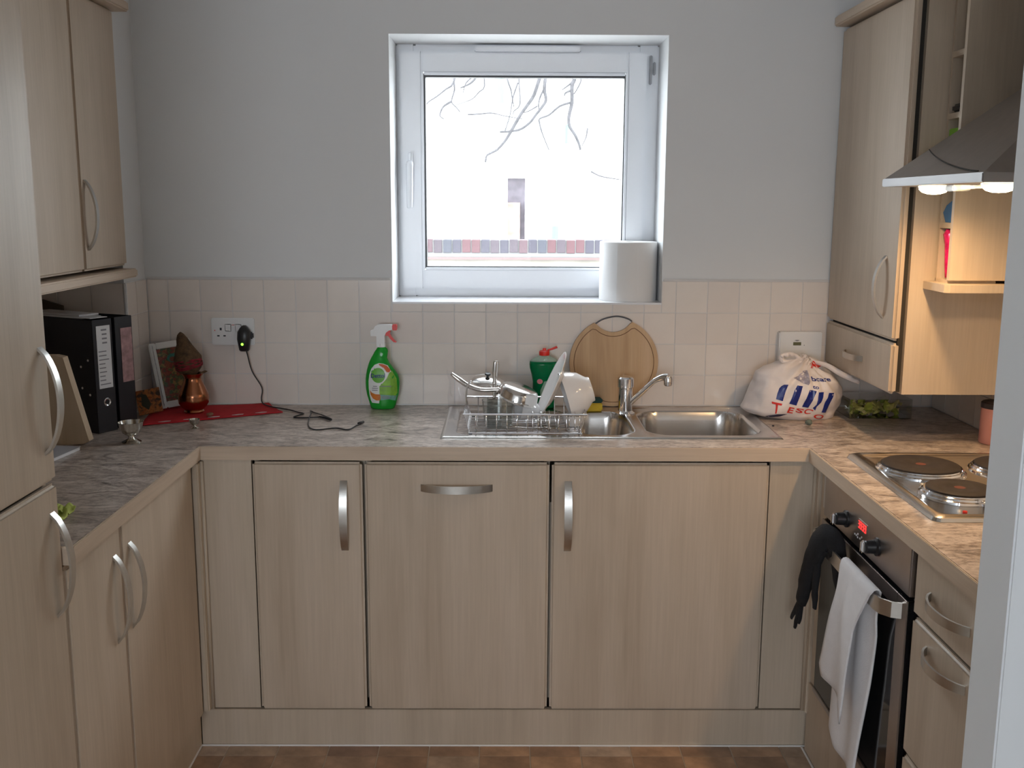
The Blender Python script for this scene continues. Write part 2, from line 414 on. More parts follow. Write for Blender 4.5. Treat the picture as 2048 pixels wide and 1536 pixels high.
put('sill', B((WX0, WX1, -.012, .2, WZ0-.004, WZ0+.002), bev=.0015), TRIMW, win, True)

# ---------------------------------------------------------------- kitchen carcasses
LX = .135; RX = 1.796; BY = -.578
DOORB = .007
def door(x0, x1, y0, y1, z0, z1, parent, mat=None, name='door'):
    return put(name, B((x0, x1, y0, y1, z0, z1), bev=DOORB, seg=3), mat or WOOD, parent, True, smooth=30)
def carcass(x0, x1, y0, y1, z0, z1, parent, open_, mat=None, t=.016):
    """open box; open_ names the open sides"""
    bs = []
    if 'l' not in open_: bs.append((x0, x0+t, y0, y1, z0, z1))
    if 'r' not in open_: bs.append((x1-t, x1, y0, y1, z0, z1))
    if 'f' not in open_: bs.append((x0, x1, y0, y0+t, z0, z1))
    if 'b' not in open_: bs.append((x0, x1, y1-t, y1, z0, z1))
    if 't' not in open_: bs.append((x0, x1, y0, y1, z1-t, z1))
    if 'd' not in open_: bs.append((x0, x1, y0, y1, z0, z0+t))
    return put('body', B(*bs), mat or WOODL, parent, True)
ZD0, ZD1 = .157, .866
for nm, x0, x1, lab, cat, hnd in (
    ('base_cabinet', .287, .580, 'narrow maple base cabinet left of the dishwasher, upright bow handle at right', 'cabinet', ((.531, .815), (.531, .622))),
    ('integrated_dishwasher', .587, 1.081, 'dishwasher behind a maple door with horizontal bow handle', 'dishwasher', None),
    ('sink_cabinet', 1.088, 1.671, 'widest maple base cabinet under the sink bowls, upright bow handle at left', 'cabinet', ((1.132, .815), (1.132, .622)))):
    r = root(nm, lab, cat, ((x0+x1)/2, -.3, .15))
    carcass(x0-.003, x1+.003, -.535, -.02, .157, .745 if nm == 'sink_cabinet' else .868, r, 'ft')
    d = door(x0, x1, BY, BY+.019, ZD0, ZD1, r)
    if hnd: (hx, za), (_, zb) = hnd; put('handle', bow((hx, BY+.001, zb), (hx, BY+.001, za), (0,-1,0), .028, .022), BSTEEL, d, True, smooth=30)
    else: put('handle', bow((.738, BY+.001, .797), (.928, BY+.001, .797), (0,-1,0), .028, .022), BSTEEL, d, True, smooth=30)
tag(put('filler_panel', B((.152, .284, -.572, -.556, .16, .871)), WOODL), 'pale upright filler panel in the left corner beside the narrow cabinet', 'panel')
tag(put('filler_panel', B((1.674, 1.792, -.572, -.556, .16, .871)), WOODL), 'pale upright filler panel in the right corner beside the sink cabinet', 'panel')
put('baseboard_back', B((.118, 1.812, -.576, -.558, FZ, .156), bev=.001), WOODL, kind='structure')
# corner posts
def post(name, x0, x1, y0, y1, lab):
    r = root(name, lab, 'post', ((x0+x1)/2, (y0+y1)/2, .16))
    put('body', B((x0, x1, y0, y1, .16, .869), bev=.004, seg=3), WOODL, r, True, smooth=30)
    return r
p = post('corner_post', .131, .150, -.602, -.556, 'slim maple post in the inner left corner of the base units')
put('bead', T([(.153, -.578, .16), (.153, -.578, .868)], .005, 8), WOODL, p, True, smooth='all')
p = post('corner_post', 1.795, 1.815, -.606, -.556, 'slim maple post in the inner right corner beside the oven')
put('bead', T([(1.793, -.580, .16), (1.793, -.580, .868)], .005, 8), WOODL, p, True, smooth='all')
tag(put('filler_panel', B((1.803, 1.818, -.664, -.609, .259, .869), bev=.002), WOODL), 'narrow maple strip between the right corner post and the oven', 'panel')
tag(put('filler_panel', B((1.799, 1.804, -.668, -.64, .765, .862), bev=.001), plain('pale_strip', (.62,.6,.58), .5)), 'short pale grey strip at the far side of the oven panel', 'panel')

# left run
r = root('base_cabinet', 'wide maple base cabinet on the left wall, next to the corner post', 'cabinet', (-.15, -.86, .15))
carcass(-.44, .115, -1.106, -.60, .152, .868, r, 'rt')
d = door(.116, LX, -1.106, -.606, ZD0, ZD1, r)
put('handle', bow((LX-.001, -1.063, .612), (LX-.001, -1.063, .807), (1,0,0), .03, .02), BSTEEL, d, True, smooth=30)
r = root('base_cabinet', 'narrow maple base cabinet on the left wall, between wide cabinet and fridge unit', 'cabinet', (-.15, -1.25, .15))
carcass(-.44, .115, -1.384, -1.112, .152, .868, r, 'rt')
d = door(.116, LX, -1.384, -1.111, ZD0, ZD1, r)
put('handle', bow((LX-.001, -1.15, .614), (LX-.001, -1.15, .807), (1,0,0), .03, .02), BSTEEL, d, True, smooth=30)
r = root('fridge_freezer_unit', 'tall maple fridge freezer housing with two doors and bow handles', 'fridge', (-.15, -1.68, FZ))
carcass(-.465, .114, -1.985, -1.39, .10, 2.36, r, 'r')
for z0, z1, ha, hb in ((.157, 1.035, .787, .985), (1.041, 2.33, 1.097, 1.290)):
    d = door(.116, LX, -1.985, -1.388, z0, z1, r)
    put('handle', bow((LX-.001, -1.42, ha), (LX-.001, -1.42, hb), (1,0,0), .032, .02), BSTEEL, d, True, smooth=30)
put('baseboard_left', B((.098, .116, -1.985, -.577, FZ, .15)), WOODL, kind='structure')
# left wall cabinet
CX = -.155
r = root('wall_cabinet', 'maple wall cabinet on the left above the ring binders', 'cabinet', (-.3, -.65, 1.33))
carcass(XL+.002, CX-.02, -1.386, -.186, 1.362, 2.095, r, 'r')
for y0, y1 in ((-.490, -.188), (-.92, -.493), (-1.386, -.923)):
    d = door(CX-.019, CX, y0, y1, 1.364, 2.082, r)
    if y1 > -.2: put('handle', bow((CX-.001, -.462, 1.42), (CX-.001, -.462, 1.604), (1,0,0), .03, .018), BSTEEL, d, True, smooth=30)
def edge_board(name, x0, x1, y0, y1, z0, z1, parent, mat=WOODY):
    return put(name, B((x0, x1, y0, y1, z0, z1), bev=.0045, seg=3), mat, parent, True, smooth=30)
edge_board('pelmet', XL+.002, CX+.030, -1.386, -.189, 1.330, 1.355, r)
edge_board('cornice', XL+.002, CX+.034, -1.386, -.15, 2.084, 2.112, r)

# worktop
wt = root('worktop', 'continuous U-shaped brown mottled stone laminate worktop with maple edging', 'worktop', (1, -.3, .872))
YF = -.579; XW0 = .149; XW1 = 1.777
xs = sorted([XL+.002, XW0, .79, 1.105, 1.155, 1.345, 1.362, 1.70, XW1, 1.86, 2.295, XR-.007]); ys = sorted([-1.698, -1.384, -1.205, -.69, YF, -.468, -.09, -.007])
def hole(x, y):
    if x < -.172 and y > -.18: return False
    if XW0 < x < XW1 and y < YF: return True
    if x < XW0 and y < -1.384: return True
    if 1.155 < x < 1.70 and -.468 < y < -.09: return True
    if 1.86 < x < 2.295 and -1.205 < y < -.69: return True
    return False
xs.append(-.165); xs.sort(); ys.append(-.188); ys.sort()
put('top', grid_slab(xs, ys, lambda x, y: hole(x, y) or (x < -.165 and y > -.188), .872, TOPZ), TOPM, wt, True)
put('edging', B((XW0, XW1, YF-.005, YF, .8725, TOPZ-.0005), bev=.0015), WOODH, wt, True)
put('edging', B((XW0, XW0+.005, -1.384, YF-.0045, .8725, TOPZ-.0005), bev=.0015), WOODY, wt, True)
put('edging', B((.10, XW0+.005, -1.3877, -1.384, .8725, TOPZ-.0005), bev=.001), WOODY, wt, True)
put('edging', B((XW1-.005, XW1, -1.698, YF-.0045, .8725, TOPZ-.0005), bev=.0015), WOODY, wt, True)

# right run: oven, drawers
ov = root('built_in_oven', 'built-in black glass oven with steel control panel and bar handle', 'oven', (2.05, -.95, .26))
carcass(1.812, 2.33, -1.226, -.668, .262, .868, ov, 'l', OVST)
cp_ = put('control_panel', B((1.793, 1.811, -1.236, -.668, .752, .866), bev=.003), OVST, ov, True, smooth=30)
for y in (-.842, -1.048):
    k = put('knob', lathe([(.0, 0), (.021, 0), (.021, .004), (.016, .007), (.0145, .026), (.012, .029), (0, .029)], 24, mtx=Matrix.Translation((1.793, y, .797))@Matrix.Rotation(-PI/2, 4, 'Y')), BLK, ov, True, smooth=30)
    put('knob_cap', B((1.755, 1.766, y-.006, y+.006, .782, .812), bev=.004), CHROME, k, True, smooth=True)
dm = plain('red_display_digit', (.8,.02,.02), .5, emit=(1,.03,.03), es=2.0)
dsp = put('display', B((1.7915, 1.794, -.985, -.925, .800, .825)), OVST, ov, True)
seg = []
for i, y in enumerate((-.972, -.958, -.944, -.932)):
    seg += [(1.7905, 1.7916, y-.0045, y+.0035, 804e-3, 8055e-4), (1.7905, 1.7916, y-.0045, y+.0035, .8125, .8140), (1.7905, 1.7916, y-.0045, y+.0035, .8195, .821), (1.7905, 1.7916, y-.0045, y-.0032, .804, .821)]
put('digits', B(*seg), dm, dsp, True, label='lit red clock digits')
put('button_marks', B(*[(1.7918, 1.7935, y-.0022, y+.0022, z, z+.0035) for y, z in ((-.905,.778),(-.915,.778),(-.925,.784),(-.925,.776),(-.94,.778),(-.95,.784),(-.96,.778),(-.972,.778))]), PAPER, ov, True)
dr = put('door', B((1.793, 1.811, -1.236, -.668, .262, .744), bev=.003), BGLASS, ov, True)
put('door_frame', B((1.790, 1.794, -1.236, -1.186, .262, .744), (1.790, 1.794, -1.186, -.668, .708, .744), (1.790, 1.794, -1.186, -.668, .262, .276), bev=.001), OVST, dr, True)
hb = bmesh.new()
path = [(1.792,-1.212), (1.772,-1.205), (1.756,-1.185), (1.752,-1.16), (1.750,-.95), (1.752,-.74), (1.756,-.715), (1.772,-.70), (1.792,-.695)]
rings = []
for i, (x, y) in enumerate(path):
    a, b = Vector(path[max(i-1,0)]), Vector(path[min(i+1, len(path)-1)]); tt = (b-a).normalized(); nn = Vector((tt.y, -tt.x))*.0025
    rings.append([hb.verts.new((x+s*nn.x, y+s*nn.y, z)) for s, z in ((-1,.697), (1,.697), (1,.731), (-1,.731))])
for a, b in zip(rings, rings[1:]):
    for k in range(4): hb.faces.new((a[k], a[(k+1)%4], b[(k+1)%4], b[k]))
hb.faces.new(rings[0][::-1]); hb.faces.new(rings[-1])
put('handle', hb, BSTEEL, dr, True, smooth=30)
tag(put('filler_panel', B((1.80, 1.816, -1.243, -.6, .052, .256), bev=.001), WOOD), 'wide maple panel under the oven', 'panel')
tag(put('filler_panel', B((1.815, 1.83, -1.250, -1.238, .052, .869)), DARK), 'dark upright strip painting the gap shade between oven and drawers', 'panel')  # gap shade put in as a near-black strip, no real panel
r = root('drawer_unit', 'maple drawer unit at the right with three drawer fronts and bow handles', 'drawers', (2.05, -1.47, .05))
carcass(1.816, 2.33, -1.696, -1.252, .10, .868, r, 'l')
for z0, z1, hz in ((.726, .866, .793), (.424, .720, .681), (.052, .418, None)):
    d = door(RX, RX+.019, -1.696, -1.252, z0, z1, r, name='drawer')
    if hz: put('handle', bow((RX+.001, -1.502, hz), (RX+.001, -1.330, hz), (-1,0,0), .032, .02), BSTEEL, d, True, smooth=30)

# right wall: boiler cabinet
KX = 1.98
r = root('wall_cabinet', 'tall maple wall cabinet in the right corner, door above a small flap', 'cabinet', (2.16, -.28, 1.05))
put('body', B((KX+.036, XR-.002, -.56, -.009, 1.052, 2.075)), WOODL, r, True)
put('gap_shade_strip', B((KX+.021, KX+.036, -.545, -.009, 1.056, 2.075)), DARK, r, True)  # shade of the gap behind the doors, painted as a dark strip
d = door(KX, KX+.02, -.566, -.010, 1.196, 2.070, r)
put('handle', bow((KX+.001, -.482, 1.248), (KX+.001, -.482, 1.414), (-1,0,0), .03, .018), BSTEEL, d, True, smooth=30)
d = door(KX, KX+.02, -.566, -.010, 1.054, 1.189, r, name='flap')
put('handle', bow((KX+.001, -.352, 1.116), (KX+.001, -.205, 1.116), (-1,0,0), .024, .018), BSTEEL, d, True, smooth=30)
edge_board('cornice', KX-.028, XR-.002, -.60, -.008, 2.078, 2.108, r)
# open spice shelf unit
SX = 2.075
r = root('open_shelf_unit', 'narrow open maple shelf unit behind the extractor hood', 'shelf', (2.2, -.61, 1.33))
put('side_panel', B((SX, XR-.002, -.660, -.646, 1.362, 2.11)), WOODL, r, True)
put('side_panel', B((SX+.004, XR-.002, -.576, -.567, 1.362, 2.11)), WOODL, r, True)
put('back_panel', B((2.20, XR-.002, -.646, -.576, 1.362, 2.11)), WOOD, r, True)
for z in (1.362, 1.505, 1.655, 1.775, 1.925): put('shelf', B((SX+.002, 2.20, -.646, -.576, z-.014, z)), WOODL, r, True)
put('pelmet', prism([(2.052,-.562), (2.052,-.690), (2.062,-.702), (XR-.002,-.702), (XR-.002,-.562)], 2, 1.334, 1.354, .002), WOODL, r, True)
# items in it
tag(put('phone_case', B((SX+.004, 2.15, -.640, -.588, 1.7755, 1.797), bev=.006, seg=3), BLK, smooth=30), 'black rounded case lying on the upper shelf of the open unit', 'case')
c = root('packet', 'green and white packet standing on the middle shelf, above hood slope', 'packet', (2.13, -.615, 1.6555))
put('carton', B((2.112, 2.165, -.644, -.578, 1.6555, 1.757), bev=.002), PAPER, c, True)
put('green_band', B((2.081, 2.1115, -.640, -.580, 1.6555, 1.738), bev=.002), plain('lime_card', (.25,.55,.05), .5), c, True, label='lime green carton part')
tag(put('blue_cloth', prism([(-.645,1.5055), (-.60,1.5055), (-.582,1.53), (-.60,1.548), (-.645,1.565)], 0, SX+.006, 2.16, .006), plain('blue_plastic_film', (.02,.16,.42), .35), smooth=40), 'crumpled blue packet on the lower shelf, below the hood', 'packet')
c = root('sweet_packet', 'bright pink foil packet upright in the lowest shelf', 'packet', (2.10, -.61, 1.3625))
bm = body([(1.3655, 2.085, 2.135, .010, -.612), (1.40, 2.083, 2.135, .013, -.612), (1.45, 2.08, 2.135, .014, -.61), (1.475, 2.078, 2.135, .020, -.605), (1.488, 2.082, 2.135, .008, -.61)], 16)
for v in bm.verts: v.co += Vector(noise.noise_vector(v.co*60))*.002
put('wrapper', bm, plain('pink_foil', (.75,.02,.16), .25, .3, var=.4, vs=60), c, True, smooth='all')
tag(put('book', B((2.084, 2.16, -.645, -.632, 1.3625, 1.489), bev=.001), plain('dark_book_cover', (.03,.03,.015), .5)), 'thin dark book standing beside the pink packet', 'book')

# ---------------------------------------------------------------- extractor hood
HX, HY0, HY1, HZ = 1.888, -1.203, -.668, 1.592
h = root('extractor_hood', 'brushed steel chimney extractor hood with two lit lamps over the hob', 'hood', (2.15, -.93, HZ))
put('rim', B((HX, XR-.002, HY0, HY1, HZ, HZ+.019), bev=.002), plain('rim_steel', (.34,.33,.33), .5, .85, var=.05), h, True, smooth=30)
bm = bmesh.new(); a = [bm.verts.new(c) for c in ((HX+.004,HY0+.004,HZ+.019), (HX+.004,HY1-.004,HZ+.019), (XR-.003,HY1-.004,HZ+.019), (XR-.003,HY0+.004,HZ+.019))]
b = [bm.verts.new(c) for c in ((2.15,-1.055,1.815), (2.15,-.80,1.815), (XR-.003,-.80,1.815), (XR-.003,-1.055,1.815))]
for k in range(4): bm.faces.new((a[k], a[(k+1)%4], b[(k+1)%4], b[k]))
bm.faces.new(b); bm.faces.new(a[::-1])
put('canopy', bm, HOODST, h, True)
def canopy_pt(s, t, off=.0012):   # s along y 0..1 far->near, t up 0..1
    x = HX+.004+(2.15-HX-.004)*t; z = HZ+.019+(1.815-HZ-.019)*t
    yf = (HY1-.004)+(-.80-HY1+.004)*t; yn = (HY0+.004)+(-1.055-HY0-.004)*t
    return Vector((x-off, yf+(yn-yf)*s, z+off))
put('seam', T([canopy_pt(0.02+.93*i/14, .32*(1-i/14)**1.25+.01) for i in range(15)], .0014, 6), DARK, h, True, label='dark curved seam line')
put('chimney', B((2.15, XR-.003, -1.055, -.80, 1.8155, 2.36), bev=.002), HOODST, h, True)
put('filter', B((1.99, 2.28, -1.06, -.84, HZ-.008, HZ-.0005), (1.935, 1.975, -.965, -.925, HZ-.014, HZ-.0005), bev=.002), HOBST, h, True)
LM = plain('lamp_glow', (1,.9,.7), .5, emit=(1,.80,.50), es=22)
for y in (-.795, -1.115):
    l = put('lamp', lathe([(.039, HZ-.0005), (.039, HZ-.0025), (.035, HZ-.003), (.035, HZ-.0005)], 28, mtx=Matrix.Translation((1.965, y, 0))), CHROME, h, True, smooth=30)
    put('lamp_lens', lathe([(.0345, HZ-.001), (.033, HZ-.008), (.026, HZ-.0145), (.014, HZ-.0185), (0, HZ-.0195)], 28, mtx=Matrix.Translation((1.965, y, 0))), LM, l, True, smooth='all')
    L = bpy.data.lights.new('hood_lamp_light', 'SPOT'); L.energy = 8; L.color = (1, .62, .30); L.shadow_soft_size = .02; L.spot_size = math.radians(172); L.spot_blend = 1
    lo = bpy.data.objects.new('hood_lamp_light', L); COL.objects.link(lo); lo.location = (1.965, y, HZ-.030)

# ---------------------------------------------------------------- hob
hob = root('electric_hob', 'stainless steel hob with four solid hotplates set in the right worktop', 'hob', (2.07, -.95, TOPZ))
x0, x1, y0, y1 = 1.838, 2.315, -1.226, -.668
bm = bmesh.new()
prof = [(0, .0005), (.003, .008), (.012, .0125), (.02, .0125), (.026, .009), (.032, .0045)]
rr = []
for d_, z in prof:
    r_ = .02; pts = []
    for cx, cy, a0 in ((x1-d_-r_, y1-d_-r_, 0), (x0+d_+r_, y1-d_-r_, PI/2), (x0+d_+r_, y0+d_+r_, PI), (x1-d_-r_, y0+d_+r_, 1.5*PI)):
        for k in range(6): pts.append((cx+r_*math.cos(a0+k*PI/10), cy+r_*math.sin(a0+k*PI/10), TOPZ+z))
    rr.append([bm.verts.new(p) for p in pts])
for a, b in zip(rr, rr[1:]):
    n = len(a)
    for k in range(n): bm.faces.new((a[k], a[(k+1)%n], b[(k+1)%n], b[k]))
bm.faces.new(rr[-1])
put('tray', bm, HOBST, hob, True, smooth=35)
for cx, cy, R in ((1.965, -.838, .090), (1.968, -1.045, .072), (2.185, -.838, .084), (2.185, -1.06, .090)):
    m4 = Matrix.Translation((cx, cy, TOPZ))
    q = put('plate_ring', lathe([(R+.014, .0046), (R+.013, .010), (R+.009, .012), (R+.007, .0165), (R+.004, .018), (R+.003, .0205), (R-.004, .0205), (R-.004, .005)], 48, mtx=m4), CHROME, hob, True, smooth=35)
    put('hotplate', lathe([(R-.001, .012), (R-.001, .0235), (R-.005, .0255), (.03, .0255), (.026, .0235), (0, .0235)], 48, mtx=m4), HOTP, q, True, smooth=35)
    put('red_dot', lathe([(.012, .0237), (0, .0237)], 20, mtx=m4), plain('worn_red_dot', (.14,.035,.02), .6), q, True, label='worn red centre mark')
put('indicator', lathe([(.005, .0045), (.0045, .007), (0, .0075)], 14, mtx=Matrix.Translation((1.926, -1.168, TOPZ))), RED, hob, True)
for y in (-1.135,):
    for x in (2.012, 2.075, 2.14, 2.205):
        put('knob', lathe([(.017, .0045), (.017, .012), (.014, .024), (.011, .027), (0, .027)], 20, mtx=Matrix.Translation((x, y-.01, TOPZ))), CHROME, hob, True, smooth=35)

# ---------------------------------------------------------------- sink
sk = root('kitchen_sink', 'stainless steel one and a half bowl sink with ribbed drainer left', 'sink', (1.25, -.26, TOPZ))
def rr_sdf(x, y, cx, cy, hx, hy, r):
    dx, dy = abs(x-cx)-hx+r, abs(y-cy)-hy+r
    return math.hypot(max(dx, 0), max(dy, 0))+min(max(dx, dy), 0)-r
def sst(a, b, t):
    t = min(1, max(0, (t-a)/(b-a))); return t*t*(3-2*t)
SX0, SX1, SY0, SY1 = .783, 1.732, -.483, -.048
def sink_z(x, y):
    e = min(x-SX0, SX1-x, y-SY0, SY1-y)
    z = .0045*sst(0, .006, e)
    z -= .0022*sst(.010, .018, e)
    dm_ = rr_sdf(x, y, 1.528, -.27, .163, .172, .075); z -= .150*sst(0, .022, -dm_)
    dh = rr_sdf(x, y, 1.248, -.275, .082, .165, .06); z -= .105*sst(0, .020, -dh)
    dd = rr_sdf(x, y, .985, -.27, .165, .175, .05)
    z -= .006*sst(0, .014, -dd)
    if dd < -.02 : z += .0026*(.5+.5*math.cos((y+.27)*2*PI/.026))*sst(.02, .04, -dd)
    return TOPZ+z
nx, ny = 230, 108
bm = bmesh.new(); G = [[bm.verts.new((SX0+(SX1-SX0)*i/nx, SY0+(SY1-SY0)*j/ny, sink_z(SX0+(SX1-SX0)*i/nx, SY0+(SY1-SY0)*j/ny))) for j in range(ny+1)] for i in range(nx+1)]
for i in range(nx):
    for j in range(ny): bm.faces.new((G[i][j], G[i+1][j], G[i+1][j+1], G[i][j+1]))
put('basin', bm, STEEL, sk, True, smooth='all')
for cx, zz in ((1.528, .7605), (1.248, .8055)):
    put('drain', lathe([(0, 0), (.03, 0), (.034, .003), (.04, .0035), (.042, 0)], 28, mtx=Matrix.Translation((cx, -.27, zz))), CHROME, sk, True, smooth=35)

# tap
tp = root('mixer_tap', 'chrome single lever mixer tap with swivel spout behind the sink', 'tap', (1.332, -.14, TOPZ))
put('body', lathe([(.030, 0), (.030, .005), (.024, .009), (.0215, .012), (.0215, .082), (.0205, .083), (.0205, .085), (.025, .086), (.0255, .112), (.021, .117), (0, .118)], 32), CHROME, tp, smooth=35)
put('spout', T([(.008,-.004,.030), (.03,-.014,.055), (.075,-.03,.103), (.088,-.036,.114), (.108,-.044,.1235), (.122,-.050,.1235)], [.009,.009,.0085,.0088,.011,.013], 14, 5), CHROME, tp, smooth='all')
put('nozzle', lathe([(.0, .0), (.010, 0), (.0125, .003), (.0135, .022), (.011, .029), (0, .031)], 20, mtx=Matrix.Translation((.122,-.050,.098))), CHROME, tp, smooth=35)
put('lever', T([(0,.01,.108), (0,.028,.110), (0,.048,.114)], [.007,.006,.005], 10, 4), CHROME, tp, smooth='all')

# ================================================================ OUTSIDE (through the window)
put('ground_outside', B((-12, 14, .3, 24, -.6, -.5)), plain('outdoor_paving', (.5,.49,.47), .9), kind='structure')
gw = root('garden_wall', 'rendered garden wall with brick-on-edge coping outside the window', 'wall', (1.0, 5.0, -.5))
ZC = at(1000, 479, 1, 5)[2]; ZB = at(1000, 505, 1, 5)[2]
put('render', B((-2.2, 4.2, 4.96, 5.16, -.5, ZB-.055)), plain('cream_render', (.22,.20,.17), .9, var=.25, vs=3), gw, True)
put('creasing', B((-2.2, 4.2, 4.93, 5.19, ZB-.055, ZB-.035)), plain('pink_creasing_tile', (.13,.09,.085), .9), gw, True)
put('mortar_bed', B((-2.2, 4.2, 4.95, 5.17, ZB-.035, ZC-.004)), plain('pale_mortar', (.16,.155,.15), .9), gw, True)
BR = [plain('brick_%d' % i, c, .85, var=.15, vs=12) for i, c in enumerate([(.085,.042,.045), (.062,.048,.055), (.05,.045,.056), (.075,.045,.05), (.05,.05,.06)])]
bme = None
for i in range(84):
    x = -2.18+i*.0755
    if bme is None:
        b_ = B((0, .066, 4.94, 5.18, ZB, ZC), bev=.003, seg=1); bme = bpy.data.meshes.new('brick'); b_.to_mesh(bme); b_.free(); bme.materials.append(BR[0])
    o = bpy.data.objects.new('brick', bme); COL.objects.link(o); o.parent = gw; o.location = (x-1.0, -5.0+random.uniform(-.006,.006), .5+random.uniform(-.003,.003))
    o.material_slots[0].link = 'OBJECT'; o.material_slots[0].material = random.choice(BR)
hs = root('house', 'pale rendered house across the road with green downpipes', 'house', (1.2, 13.2, -.5))
HYY = 13.0
def hp(px, py): return at(px, py, 1, HYY)
a1, a2 = hp(1015, 356), hp(1050, 478)
put('facade', grid_slab([-9, a1.x, a2.x, 13], [-.5, a1.z, 9], lambda x, z: a1.x < x < a2.x and z < a1.z, 0, .3), plain('white_render', (.82,.82,.80), .9), hs)
f = bpy.data.objects['facade']
for v in f.data.vertices: v.co = (v.co.x-1.2, v.co.z+HYY-13.2, v.co.y+.5)
put('recess', B((a1.x, a2.x, HYY+.3, HYY+.5, -.5, a1.z)), plain('dark_brickwork', (.20,.175,.20), .9, var=.3, vs=9), hs, True)
put('brick_pier', B((a1.x, a1.x+.2, HYY+.1, HYY+.3, -.5, hp(1015,405).z)), plain('orange_brickwork', (.26,.18,.15), .9, var=.3, vs=9), hs, True)
for px, pa, pb, w in ((1002, 120, 207, .055), (1134, 250, 288, .035), (1110, 452, 500, .06)):
    q = hp(px, pa); e = hp(px, pb)
    put('downpipe', T([(q.x, HYY-.08, q.z), (q.x, HYY-.08, e.z)], w, 8), plain('teal_pipe', (.10,.32,.29), .5), hs, True)
q = hp(995, 246); e = hp(1085, 266)
put('porch', B((q.x, e.x, HYY-.5, HYY, e.z, q.z), bev=.03), plain('porch_grey', (.35,.37,.38), .9), hs, True)
# tree branches
tr = root('bare_tree', 'bare winter tree with thin twigs hanging above the garden wall', 'tree', (3.2, 6.0, -.5))
BARK = plain('grey_bark', (.06,.056,.058), .9, var=.3, vs=30)
YT = 3.6
def br(name, pts, r, par=None):
    P = [at(px, py, 1, YT+dy) for px, py, dy in pts]; n = len(P); r = r*1.45+.0024
    bm = T(P, [r*(1-.55*i/(n-1)) for i in range(n)], 6, 3)
    return put(name, bm, BARK, tr, True, smooth='all')
put('trunk', T([(3.2,6,-.5), (3.15,5.9,1.5), (3.0,5.6,2.8), (2.7,5.2,3.6), (2.2,4.6,4.0), (1.6,4.0,3.9)], [.16,.14,.12,.09,.06,.03], 12, 5), BARK, tr, True, smooth='all')
zt = -60
for pts, r in (
    ([(1120,zt,.4),(1102,90,.2),(1080,154,0),(1068,190,0),(1055,210,0),(1042,228,0),(1028,252,0),(1019,268,0),(1010,282,0),(995,299,0),(980,307,0),(973,312,0),(971,325,0)], .0085),
    ([(1110,zt,.5),(1098,100,.2),(1091,154,0),(1089,180,0),(1092,200,0),(1084,214,0),(1073,228,0),(1060,245,0),(1042,258,0),(1026,262,0),(1000,264,0)], .0075),
    ([(1170,zt,.5),(1160,100,.2),(1150,154,0),(1144,172,0),(1144,205,0),(1138,232,0),(1139,252,0),(1150,270,0),(1158,288,0),(1161,300,0)], .010),
    ([(1144,165,0),(1135,172,0),(1124,180,0)], .004),
    ([(1144,180,0),(1131,186,0),(1129,192,0)], .005),
    ([(1143,205,0),(1120,212,0),(1098,230,0),(1080,237,0),(1079,246,0),(1085,268,0),(1098,300,0)], .0045),
    ([(1161,100,.1),(1163,154,0),(1156,175,0),(1148,188,0)], .0035),
    ([(1175,256,0),(1172,275,0),(1163,293,0)], .003),
    ([(1088,178,0),(1080,195,0),(1077,212,0),(1080,224,0)], .004),
    ([(1075,212,0),(1058,222,0),(1044,226,0)], .0025),
    ([(1045,zt,.3),(1040,100,.1),(1038,160,0),(1040,208,0),(1028,222,0),(1027,230,0)], .0035),
    ([(1036,165,0),(1026,195,0),(1020,230,0),(1010,262,0)], .003),
    ([(1000,90,.1),(1014,156,0),(1022,180,0),(1025,200,0),(1028,214,0)], .004),
    ([(930,80,.2),(908,162,0),(892,178,0),(872,194,0),(858,203,0),(850,212,0)], .0045),
    ([(905,100,.2),(908,165,0),(909,180,0),(903,203,0),(912,214,0),(920,224,0)], .0035),
    ([(970,130,.1),(948,160,0),(935,170,0),(920,176,0)], .005),
    ([(950,150,0),(932,166,0),(926,186,0)], .003),
    ([(965,130,0),(969,172,0),(958,184,0),(946,197,0),(930,204,0),(912,210,0)], .0025),
    ([(903,203,0),(888,212,0),(882,222,0),(880,232,0),(888,238,0)], .0045),
    ([(935,229,0),(960,228,0),(983,226,0),(1010,232,0),(1046,238,0)], .0028),
    ([(1182,343,0),(1200,352,0),(1225,357,0),(1248,360,0)], .003)):
    br('branch', pts, r)

# ================================================================ THINGS ON THE SILL AND WALLS
kr = root('paper_towel_roll', 'large white paper towel roll standing on the window sill', 'paper roll', (1.359, .099, WZ0+.002))
put('paper', lathe([(.021, 0), (.092, 0), (.0925, .002), (.0925, .186), (.091, .188), (.021, .188), (.021, 0)], 56), plain('towel_paper', (.80,.79,.78), .9, var=.01, bmp=.15, bs=120), kr, smooth=35)
put('core', lathe([(.019, .001), (.0208, .001), (.0208, .1875), (.019, .1875), (.019, .001)], 24), plain('card_core', (.45,.36,.26), .9), kr)
sh = bmesh.new(); n = 14
va = [[sh.verts.new(((.0935+.0006*k)*math.cos(4.9-k*.05), (.0935+.0006*k)*math.sin(4.9-k*.05), z)) for z in (.003, .185)] for k in range(n)]
for a, b in zip(va, va[1:]): sh.faces.new((a[0], b[0], b[1], a[1]))
put('loose_sheet', sh, plain('towel_paper', (1,1,1)), kr)

